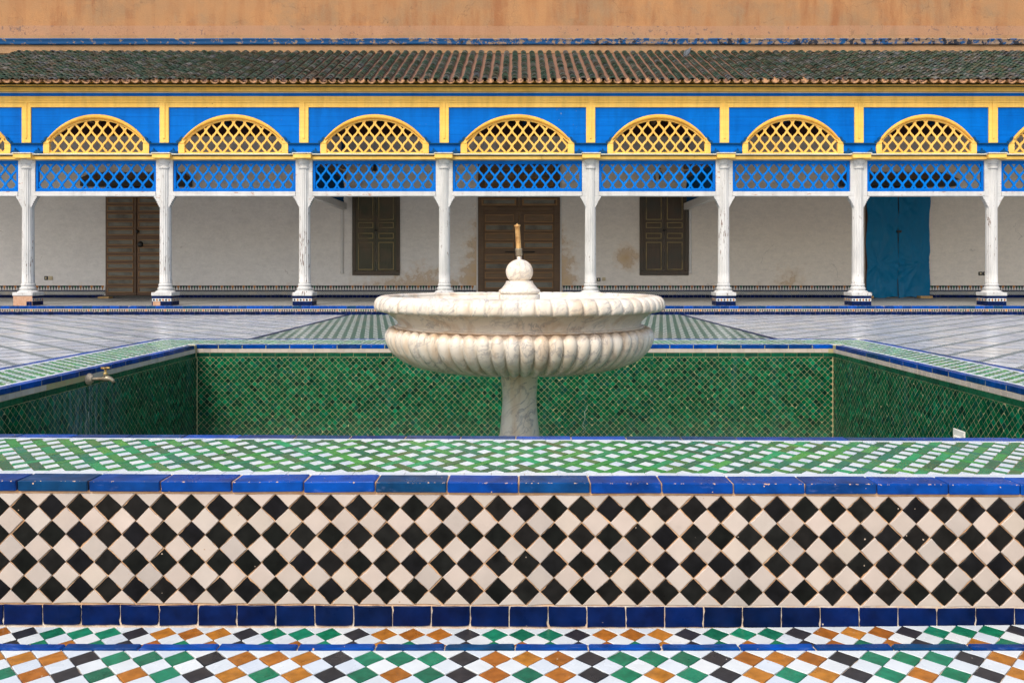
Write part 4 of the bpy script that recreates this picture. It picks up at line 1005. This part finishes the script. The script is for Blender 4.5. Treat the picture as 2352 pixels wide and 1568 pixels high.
# arches
arch = [(-97, 122), (221.5, 121.5), (536, 126), (860.5, 124.5), (1188.5, 130.5), (1513.5, 118.5), (1821, 116), (2127.5, 115.5), (2433, 117)]
zbase = fz(352.6)
def arc_pts(cx, hw, ztop, zspring, n=28):
    h = ztop-zspring; R = (hw*hw+h*h)/(2*h); a = math.asin(min(1, hw/R)); 
    if h > R: a = PI-a
    return [(cx+R*math.sin(-a+2*a*i/n), ztop-R+R*math.cos(-a+2*a*i/n)) for i in range(n+1)]
for k, (ac, hwq) in enumerate(arch):
    cx = fx(ac); hw = hwq/F*YF; px = .091*hw
    L, Rr = X(cols[k], CY), X(cols[k+1], CY)
    ap = place('arch_panel', None, gal, Matrix.Translation((cx, YF, zbase)))
    zt = fz(263.3); sp_o = fz(317.5); sp_i = fz(326)
    out = arc_pts(cx, hw*.905, zt, sp_o); mid = arc_pts(cx, hw*.90, zt-.105, fz(324)); inn = arc_pts(cx, hw*.885, zt-.135, fz(327))
    def band(o, i, y0, y1, mi=0, rounded=False):
        m = MB(); n = len(o); vs = []; rows = [(0, y1, 0), (0, y0+.03, 0), (.25, y0+.004, 0), (.5, y0-.006, 0), (.8, y0+.004, 0), (1, y0+.03, 0), (1, y1, 0)] if rounded else [(0, y1, 0), (0, y0, 0), (1, y0, 0), (1, y1, 0)]
        for (t, y, _) in rows:
            for p, q in zip(o, i): vs.append((p[0]+(q[0]-p[0])*t, y, p[1]+(q[1]-p[1])*t))
        fs = [[r*n+c, r*n+c+1, (r+1)*n+c+1, (r+1)*n+c] for r in range(len(rows)-1) for c in range(n-1)]
        m.add(vs, fs, 0, rounded); return m
    band(out, mid, YF-.055, YF+.05, rounded=True).build('arch_moulding', M_['oyellow'], ap)
    m2 = band(mid, inn, YF+.0, YF+.06)
    for s in (-1, 1):
        xo, xi = cx+s*hw, cx+s*hw*.885
        m2.box(min(xo, xi), max(xo, xi), YF-.02, YF+.06, zbase, fz(329.5), .004)
        tri = [(cx+s*hw*.90, fz(329.5)), (cx+s*hw*.995, fz(329.5)), (cx+s*hw*.99, fz(326.5)), (cx+s*hw*.945, fz(324)), (cx+s*hw*.93, fz(318)), (cx+s*hw*.885, fz(316)), (cx+s*hw*.86, fz(322))]
        m2.prism(tri if s > 0 else tri[::-1], YF-.03, YF+.05)
    m2.box(cx-hw*.99, cx+hw*.99, YF-.01, YF+.055, zbase-.005, zbase+.028, .004)
    m2.build('arch_frame', M_['yellow'], ap)
    hn = MB()
    for s in (-1, 1):
        tri = [(cx+s*hw*1.0, fz(329)), (cx+s*hw*1.035, fz(328)), (cx+s*hw*1.03, fz(325)), (cx+s*hw*.975, fz(321.5)), (cx+s*hw*.965, fz(317)), (cx+s*hw*.93, fz(314.2)), (cx+s*hw*.915, fz(317)), (cx+s*hw*.95, fz(324))]
        hn.prism(tri if s < 0 else tri[::-1], YF-.05, YF-.005)
    hn.build('horn', M_['dblue'], ap)
    inn_R = inn
    def inside(px, pz):
        if pz < zbase or abs(px-cx) > hw*.90: return False
        h = zt-.12-fz(326); w_ = hw*.89; R_ = (w_*w_+h*h)/(2*h)
        return math.hypot(px-cx, pz-(zt-.12-R_)) < R_+.01 or pz < fz(327)
    lt = MB(); lattice(lt, cx, fz(340)-.187*.75, HX, .1835, inside, YF+.012, YF+.035, cx-hw, cx+hw, zbase, zt)
    lt.build('lattice', M_['ylat'], ap)
    # blue boards round the arch
    bx0, bx1 = L+.106, Rr-.106; cuts = [fz(331.5), fz(310), fz(289), fz(268), fz(246.5)]
    cuts = [c+(rnd.uniform(-.02, .02) if 0 < i < 4 else 0) for i, c in enumerate(cuts)]
    def edge_x(z):
        h = zt-sp_o; w_ = hw*.905; R_ = (w_*w_+h*h)/(2*h); dz = z-(zt-R_)
        if z < sp_o: return hw*.93
        return math.sqrt(max(0, R_*R_-dz*dz)) if dz < R_ else 0
    for c0, c1 in zip(cuts, cuts[1:]):
        c0 += .0025; yb = YF+.012+rnd.uniform(0, .006)
        if c0 > zt-.02:
            m = MB(); m.box(bx0, bx1, yb, yb+.03, c0, c1, .0015); m.build('board', M_['blue'], ap); continue
        zs = [c0+(min(c1, zt)-c0)*i/8 for i in range(9)]
        for s in (-1, 1):
            side = bx0 if s < 0 else bx1
            pts = [(side, c0)]+[(cx+s*max(0, edge_x(z)-.02), z) for z in zs]
            if c1 > zt: pts.append((cx, c1))
            pts.append((side, c1))
            if s > 0: pts = pts[::-1]
            m = MB(); m.prism(pts[::-1] if False else pts, yb, yb+.03); m.build('board', M_['blue'], ap)
for k in range(len(cols)):
    x = X(cols[k], CY); xl = fx(arch[k-1][0]+arch[k-1][1]) if k > 0 else x-.6; xr = fx(arch[k][0]-arch[k][1]) if k < len(arch) else x+.6
    m = MB(); m.box(xl+.004, xr-.004, YF+.002, YF+.06, fz(353.3), fz(331.6), .003); lb_ = m.build('ledge_block', M_['blue'], gal)
    m = MB(); m.box(xl+.002, xr-.002, YF-.05, YF+.03, fz(331.4), fz(329), .004); m.build('ledge', M_['dblue'], lb_)
    for xx, s in ((xl, 1), (xr, -1)):
        m = MB(); P = [(0, 0), (.205, 0), (.20, .03), (.17, .05), (.155, .075), (.145, .05), (.13, .055), (.115, .10), (.105, .125), (.095, .10), (.08, .06), (.05, .045), (0, .04)]
        pts = [(xx+s*(.008+p[0]), zbase+.005+p[1]) for p in P]
        m.prism(pts if s > 0 else pts[::-1], YF-.04, YF+.004); m.build('finial', M_['dblue'], lb_)
# long mouldings, joined end to end from lengths of timber
def run(name, mat, q0, q1, D0, depth, c=.006, seglen=3.6, Dq=None, jit=.004):
    x = XL+rnd.uniform(-2, 0)
    while x < XR:
        l = seglen+rnd.uniform(-.5, .5); o = rnd.uniform(-jit, jit)
        m = MB(); m.box(max(x, XL)+.0015, min(x+l, XR), D0+o, D0+depth, Z(q1, Dq or D0)+o*.5, Z(q0, Dq or D0)+o*.5, c); m.build(name, mat, gal); x += l
run('rail_board', M_['yellow'], 358.6, 365.9, YF-.09, .2)
run('rail_shadow_strip', M_['gdark'], 355.8, 358.4, YF-.07, .18)  # dark green strip, coloured in as the shadow line below the ledge
run('rail_ledge', M_['cream3'], 353.0, 355.6, YF-.15, .24)
run('top_board', M_['yellow'], 236.2, 246.6, YF-.012, .05, .003, jit=.001)
run('top_fillet', M_['yellow'], 231.2, 236, YF-.026, .07, .004, jit=.001)
run('top_board', M_['yellow'], 221.2, 231, YF-.012, .06, .004, jit=.002)
run('blue_fascia', M_['blue'], 213.6, 221, YF+.0, .06, .003, jit=.002)
run('cream_fillet', M_['cream3'], 211.6, 213.6, YF-.03, .08, .002, jit=.002)
run('eaves_board', M_['yellow'], 199.2, 209.8, YF-.09, .1, .006)
run('gap_shadow_strip', M_['gdark'], 209.0, 211.6, YF-.02, .06, .0, jit=.0)  # solid dark strip, the gap's shadow put in as colour
run('fascia_board', M_['yellow'], 186.5, 196.8, YF-.17, .06, .004)
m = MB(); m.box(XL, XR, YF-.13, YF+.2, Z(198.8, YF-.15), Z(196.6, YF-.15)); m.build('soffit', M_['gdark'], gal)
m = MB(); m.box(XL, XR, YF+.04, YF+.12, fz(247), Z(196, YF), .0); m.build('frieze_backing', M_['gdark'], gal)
# ceiling and beams
m = MB(); m.box(XL, XR, YF+.1, DW, 5.40, 5.46); m.build('ceiling', wood('ceiling_wood', (.20, .12, .06), (.28, .17, .085), (.14, .08, .045), (20, 2, 20)), gal)
bm = bpy.data.materials['ceiling_wood']; x = XL
while x < XR:
    m = MB(); m.box(x, x+.10, YF+.12, DW-.17, 5.28, 5.399, .006); m.build('ceiling_beam', M_['dblue'] if int(x*10) % 2 else bm, gal); x += .62
# screens across the gallery
for (xs) in (-5.10, 4.93):
    scn = place('cross_screen', None, gal, Matrix.Translation((xs, YF, 2.8)))
    m = MB(); m.box(xs-.07, xs+.07, YF+.16, DW-.02, 2.83, 3.02, .006); m.build('beam', M_['plainwhite'], scn)
    m = MB(); m.box(xs-.06, xs+.06, YF+.16, DW-.02, 3.72, 3.92, .006); m.box(xs-.08, xs+.08, YF+.16, DW-.02, 4.02, 4.12, .006); m.build('rail', M_['hood'], scn)
    m = MB(); m.box(xs-.03, xs+.03, DW-.32, DW-.02, 4.121, 4.9, .004); m.build('corner_board', M_['dblue'], scn)
    sm = MB(); sm.lathe([(.030, 3.0), (.030, 3.08), (.018, 3.1), (.034, 3.25), (.046, 3.42), (.03, 3.55), (.018, 3.62), (.03, 3.65), (.03, 3.73)], 8); me = sm.mesh('spindle', M_['dblue'])
    y = YF+.24
    while y < DW-.1: place('spindle', me, scn, Matrix.Translation((xs, y, 0))); y += .125

# roof
DE = 19.2; ze = Z(186, DE); DT = 22.62; zt = Z(121, DT); sl = Vector((0, DT-DE, zt-ze)); SL = sl.length; su = sl.normalized(); sn = Vector((0, -su.z, su.y))
roofc = glaze('roof_tile_glaze', [(.04, .085, .06), (.075, .12, .095), (.035, .06, .04), (.11, .125, .11), (.035, .075, .045), (.15, .11, .08), (.10, .115, .11), (.20, .19, .175), (.06, .07, .035), (.05, .10, .065), (.11, .12, .135), (.10, .08, .055), (.04, .05, .035), (.08, .095, .06)], .3, (.4, .25, .16), .35, 14, .5, .5, .01, .45)
M_['rooft'] = roofc; M_['mortar'] = grout('pink_mortar', (.215, .11, .068), (.16, .083, .052)); M_['clay'] = grout('clay_lip', (.36, .18, .08), (.50, .28, .14))
roof = place('roof', None, gal, Matrix.Translation((0, DE, ze)))
PR = .2285; xo = .149; N0, N1 = -60, 61
# mortar bed with channels
mbd = MB(); NXs = 8; NY = 26; nx_ = (N1-N0)*NXs+1; vs = []
for j in range(NY+1):
    t = j/NY
    for i in range(nx_):
        x = xo+(N0+i/NXs)*PR; ph = (i % NXs)/NXs; h = .022*math.cos(2*PI*ph)+.010*mnoise.noise(Vector((x*4, t*14, 3)))
        p = Vector((x, DE+.05, ze))+su*(SL*t)+sn*(h+.012); vs.append(tuple(p))
mbd.add(vs, [[j*nx_+i, j*nx_+i+1, (j+1)*nx_+i+1, (j+1)*nx_+i] for j in range(NY) for i in range(nx_-1)], 0, True)
mbd.build('mortar_bed', M_['mortar'], roof)
def barrel(r0, r1, L, th=.014, arc=2.5, n=7):
    vs = []; 
    for (r, y) in ((r0, 0), (r1, L)):
        for rr in (r, r-th):
            for i in range(n+1):
                a = PI/2-arc/2+arc*i/n; vs.append((-rr*math.cos(a), y, rr*math.sin(a)))
    m = n+1; fs = []
    for i in range(n):
        fs.append((i, i+1, 2*m+i+1, 2*m+i)); fs.append((m+i+1, m+i, 3*m+i, 3*m+i+1)); fs.append((i+1, i, m+i, m+i+1))
    fs.append((0, 2*m, 3*m, m)); fs.append((n, m+n, 3*m+n, 2*m+n))
    return vs, fs
bt = [barrel(.079+rnd.uniform(-.007, .007), .054, .25, .018) for _ in range(5)]
its = []; EX = .15; nc = int(SL/EX)+1
for c in range(N0, N1+1):
    wob = rnd.uniform(0, 9)
    for k in range(nc):
        s = k*EX+rnd.uniform(-.012, .012)-.02
        if s > SL-.06: continue
        x = xo+c*PR+.016*mnoise.noise(Vector((c*.7, k*.35, wob)))
        p = Vector((x, DE+.02, ze))+su*s+sn*(.012+.008*rnd.random())
        M = frame(tuple(p), (1,0,0), tuple(su), tuple(sn)) @ Matrix.Rotation(-.12+rnd.gauss(0, .035), 4, 'X') @ Matrix.Rotation(rnd.gauss(0, .025), 4, 'Z') @ Matrix.Rotation(rnd.gauss(0, .04), 4, 'Y')
        its.append((rnd.choice(bt), M_['rooft'], M))
lay(roof, 'roof_tile', its)
def pan(r, L, th=.02, n=8):
    vs = []; arc = 2.7
    for y in (0, L):
        for rr in (r, r-th):
            for i in range(n+1):
                a = -PI/2-arc/2+arc*i/n; vs.append((rr*math.cos(a), y, rr*math.sin(a)+.05))
    m = n+1; fs = []
    for i in range(n):
        fs.append((i+1, i, 2*m+i, 2*m+i+1)); fs.append((m+i, m+i+1, 3*m+i+1, 3*m+i)); fs.append((i, i+1, m+i+1, m+i))
    return vs, fs
pt_ = [pan(.098+rnd.uniform(-.006, .006), .4) for _ in range(4)]
its = []
for c in range(N0, N1):
    x = xo+(c+.5)*PR+rnd.uniform(-.01, .01); p = Vector((x, DE-.03+rnd.uniform(-.02, .02), ze))+sn*(-.02)
    its.append((rnd.choice(pt_), M_['clay'], frame(tuple(p), (1,0,0), tuple(su), tuple(sn)) @ Matrix.Rotation(rnd.gauss(0, .05), 4, 'Y')))
lay(roof, 'eaves_tile', its)
m = MB(); m.add([(XL, DE+.1, ze-.06), (XR, DE+.1, ze-.06), (XR, DT, zt-.06), (XL, DT, zt-.06)], [(0, 1, 2, 3)]); m.build('roof_deck', M_['gdark'], roof)

# ------------------------------------------------------------------ high ochre wall above the roof
def ochremat(name, a, b, dark, spots=0.0):
    t = NT(name); n = t.noise(.9, 7, rough=.62); s = t.noise(1.0, 6, t.pos((2.6, 2.6, .5)), .62); f = t.noise(26, 6, rough=.7)
    c = t.mix(t.ramp(n, [(.38, 0.0), (.62, 1.0)]), a, b); c = t.mix(t.m('MULTIPLY', t.ramp(s, [(.46, 0.0), (.66, 1.0)]), .8), c, dark); g = t.noise(1.7, 6, t.pos((1, 1, .8)), .65); c = t.mix(t.m('MULTIPLY', t.ramp(g, [(.52, 0.0), (.7, 1.0)]), .6), c, (.30, .20, .115))
    c = t.mix(1.0, c, t.ramp(f, [(.3, .86), (.7, 1.08)]), 'MULTIPLY')
    dv = t.n('VectorMath', 0, {'operation': 'ADD'}, i0=t.pos(), i1=t.n('VectorMath', 0, {'operation': 'SCALE'}, i0=t.n('TexNoise', 'Color', Vector=t.pos(), Scale=3.0, Detail=6.0), Scale=.5))
    vo = t.n('TexVoronoi', 'Distance', {'feature': 'DISTANCE_TO_EDGE'}, Vector=dv, Scale=.75)
    cr = t.m('MULTIPLY', t.m('LESS_THAN', vo, .005), t.m('GREATER_THAN', t.noise(.7, 3), .5)); c = t.mix(t.m('MULTIPLY', cr, .38), c, (.16, .08, .04))
    # vertical drip lines
    o = t.xyz(); wl = t.noise(1.0, 2, t.n('CombineXYZ', 0, i0=t.m('MULTIPLY', o[0], 7.0), i1=0.0, i2=0.0)); ln = t.m('MULTIPLY', t.m('LESS_THAN', t.m('ABSOLUTE', t.m('SUBTRACT', wl, .66)), .004), t.m('GREATER_THAN', t.noise(5, 3), .52))
    c = t.mix(t.m('MULTIPLY', ln, .7), c, (.1, .05, .03))
    hv = t.t.nodes.new('ShaderNodeTexVoronoi'); t.set(hv.inputs['Vector'], dv); hv.inputs['Scale'].default_value = 1.6
    hole = t.m('MULTIPLY', t.m('LESS_THAN', hv.outputs['Distance'], t.m('MULTIPLY', t.noise(12, 3), .075)), t.m('GREATER_THAN', t.n('SeparateColor', 0, i0=hv.outputs['Color']), .6)); c = t.mix(t.m('MULTIPLY', hole, .85), c, (.07, .035, .02))
    pa = t.noise(.55, 6, t.pos((1, 1, 1.6)), .7); c = t.mix(t.ramp(pa, [(.50, 0.0), (.53, .35), (.75, .5)]), c, a if not spots else b)
    if spots > 0:
        sp = t.m('GREATER_THAN', t.m('ADD', t.noise(9, 8, rough=.7), t.m('MULTIPLY', t.noise(.6, 2), .35)), .84-spots); c = t.mix(t.m('MULTIPLY', sp, .7), c, (.15, .10, .09))
    return t.out(c, .9, f, .5, .02)
M_['ochre1'] = ochremat('ochre_plaster', (.43, .215, .088), (.32, .185, .092), (.30, .115, .042)); M_['ochre2'] = ochremat('rose_plaster', (.42, .225, .125), (.39, .21, .115), (.35, .175, .09), .05); M_['ochre3'] = ochremat('sand_plaster', (.39, .22, .11), (.34, .20, .10), (.28, .15, .07), .0)
def peelblue():
    t = NT('peeled_blue_plaster'); o = t.xyz(); n = t.noise(5.5, 8, t.pos((1, 1, 1.2)), .75)
    th = t.m('SUBTRACT', .525, t.m('MULTIPLY', o[0], .0045)); f = t.m('GREATER_THAN', n, th)
    c = t.mix(t.noise(2, 4), (.004, .075, .24), (.008, .11, .31)); c = t.mix(f, c, t.mix(t.noise(8, 4), (.36, .21, .12), (.40, .31, .24)))
    c = t.mix(t.m('GREATER_THAN', t.m('ADD', t.noise(6, 6), t.m('MULTIPLY', o[0], .006)), .62), c, (.025, .03, .05))
    return t.out(c, .7, n, .4, .02)
HW = 22.62
pw = thing('palace_wall', 'high cracked ochre plaster wall with a peeling blue moulding above the tiled roof', 'wall', (0, HW, 5.5))
hz = lambda q: Z(q, HW)
m = MB(); m.box(-17, 17, HW, HW+.5, 5.5, 9.6); m.build('wall_face', M_['ochre1'], pw)
def wavy(name, mat, q0, q1, d, amp=.012):
    nx2 = 160; vs = []; prof = [(0, 0, .0), (.0, d, .01), (.02, d, .0), (.98, d, .0), (1, d, -.01), (1, 0, 0)]
    z0, z1 = hz(q1), hz(q0)
    for i in range(nx2+1):
        x = -17+34*i/nx2; w1 = amp*mnoise.noise(Vector((x*.55, q0, 0))); w2 = amp*mnoise.noise(Vector((x*.6, q1, 5)))
        for (t, y, _) in prof: vs.append((x, HW-y, z0+w1+(z1-z0+w2-w1)*t))
    n = len(prof); m = MB(); m.add(vs, [[i*n+j, i*n+j+1, (i+1)*n+j+1, (i+1)*n+j][::-1] for i in range(nx2) for j in range(n-1)]); m.build(name, mat, pw)
wavy('plaster_band', M_['ochre2'], 61, 82.5, .045); wavy('plaster_band', M_['ochre3'], 82.8, 91.5, .075)
wavy('plaster_band', M_['ochre3'], 104.5, 124, .03)
nx2 = 120; vs = []; prof = [(.02, 0), (.075, .003), (.082, .03), (.094, .07), (.112, .11), (.135, .138), (.135, .150), (.02, .152)]; n = len(prof)
for i in range(nx2+1):
    x = -17+34*i/nx2; wv = .014*mnoise.noise(Vector((x*.5, 2, 7)))
    for (d, z) in prof: vs.append((x, HW-d, hz(104.3)+.002+z*(hz(91.8)-hz(104.3))/.15+wv))
m = MB(); m.add(vs, [[i*n+j+1, i*n+j, (i+1)*n+j, (i+1)*n+j+1] for i in range(nx2) for j in range(n-1)], 0, True); m.build('blue_moulding', peelblue(), pw)

# ------------------------------------------------------------------ pigeon on the roof
bx_, by_ = X(1581, 21.9), 21.9
base = Vector((bx_, DE+.02, ze))+su*((by_-DE)/su.y)+sn*.09
pg = thing('pigeon', 'dark grey pigeon perched high on the green roof tiles', 'bird', tuple(base))
ax = Vector((.50, .28, .62)).normalized()
def P(s, up=0.0): return tuple(base+Vector((-.03, 0, .055))+ax*s+Vector((0, -.3, .1))*up)
m = MB()
m.tube([P(-.20), P(-.15), P(-.10), P(-.05), P(.0), P(.05), P(.09), P(.115), P(.135), P(.155), P(.17), P(.178)], [.016, .022, .032, .048, .056, .054, .042, .03, .026, .028, .02, .006], 14, sq=[1.5, 1.3, 1.2, 1.1, 1.05, 1, 1, 1, 1, 1, 1, 1])
t = NT('pigeon_feathers'); fe = t.mix(t.ramp(t.noise(14, 4), [(.4, 0.0), (.6, 1.0)]), (.045, .052, .062), (.12, .135, .155)); m.build('body', t.out(fe, .6, t.noise(70, 3), .2, .003), pg)
m = MB(); m.tube([P(.165), tuple(Vector(P(.175))+Vector((.025, 0, -.004)))], [.008, .002], 8); m.build('beak', M_['dark'], pg)
for s in (-.02, .025):
    m = MB(); q = Vector(P(-.01)); m.tube([tuple(q+Vector((s, 0, -.04))), tuple(q+Vector((s, .01, -.09)))], [.007, .005], 6); m.build('leg', plain('bird_leg', (.35, .1, .08)) if 'bird_leg' not in bpy.data.materials else bpy.data.materials['bird_leg'], pg)
for s in (-1, 1):
    m = MB(); off = Vector((.045*s, -.03, -.01 if s > 0 else .02)); m.tube([tuple(Vector(P(v))+off*k) for v, k in ((.06, .8), (.02, 1.0), (-.05, 1.0), (-.12, .6), (-.17, .2))], [.012, .03, .032, .022, .006], 8, sq=[.6]*5); m.build('wing', bpy.data.materials['pigeon_feathers'], pg)
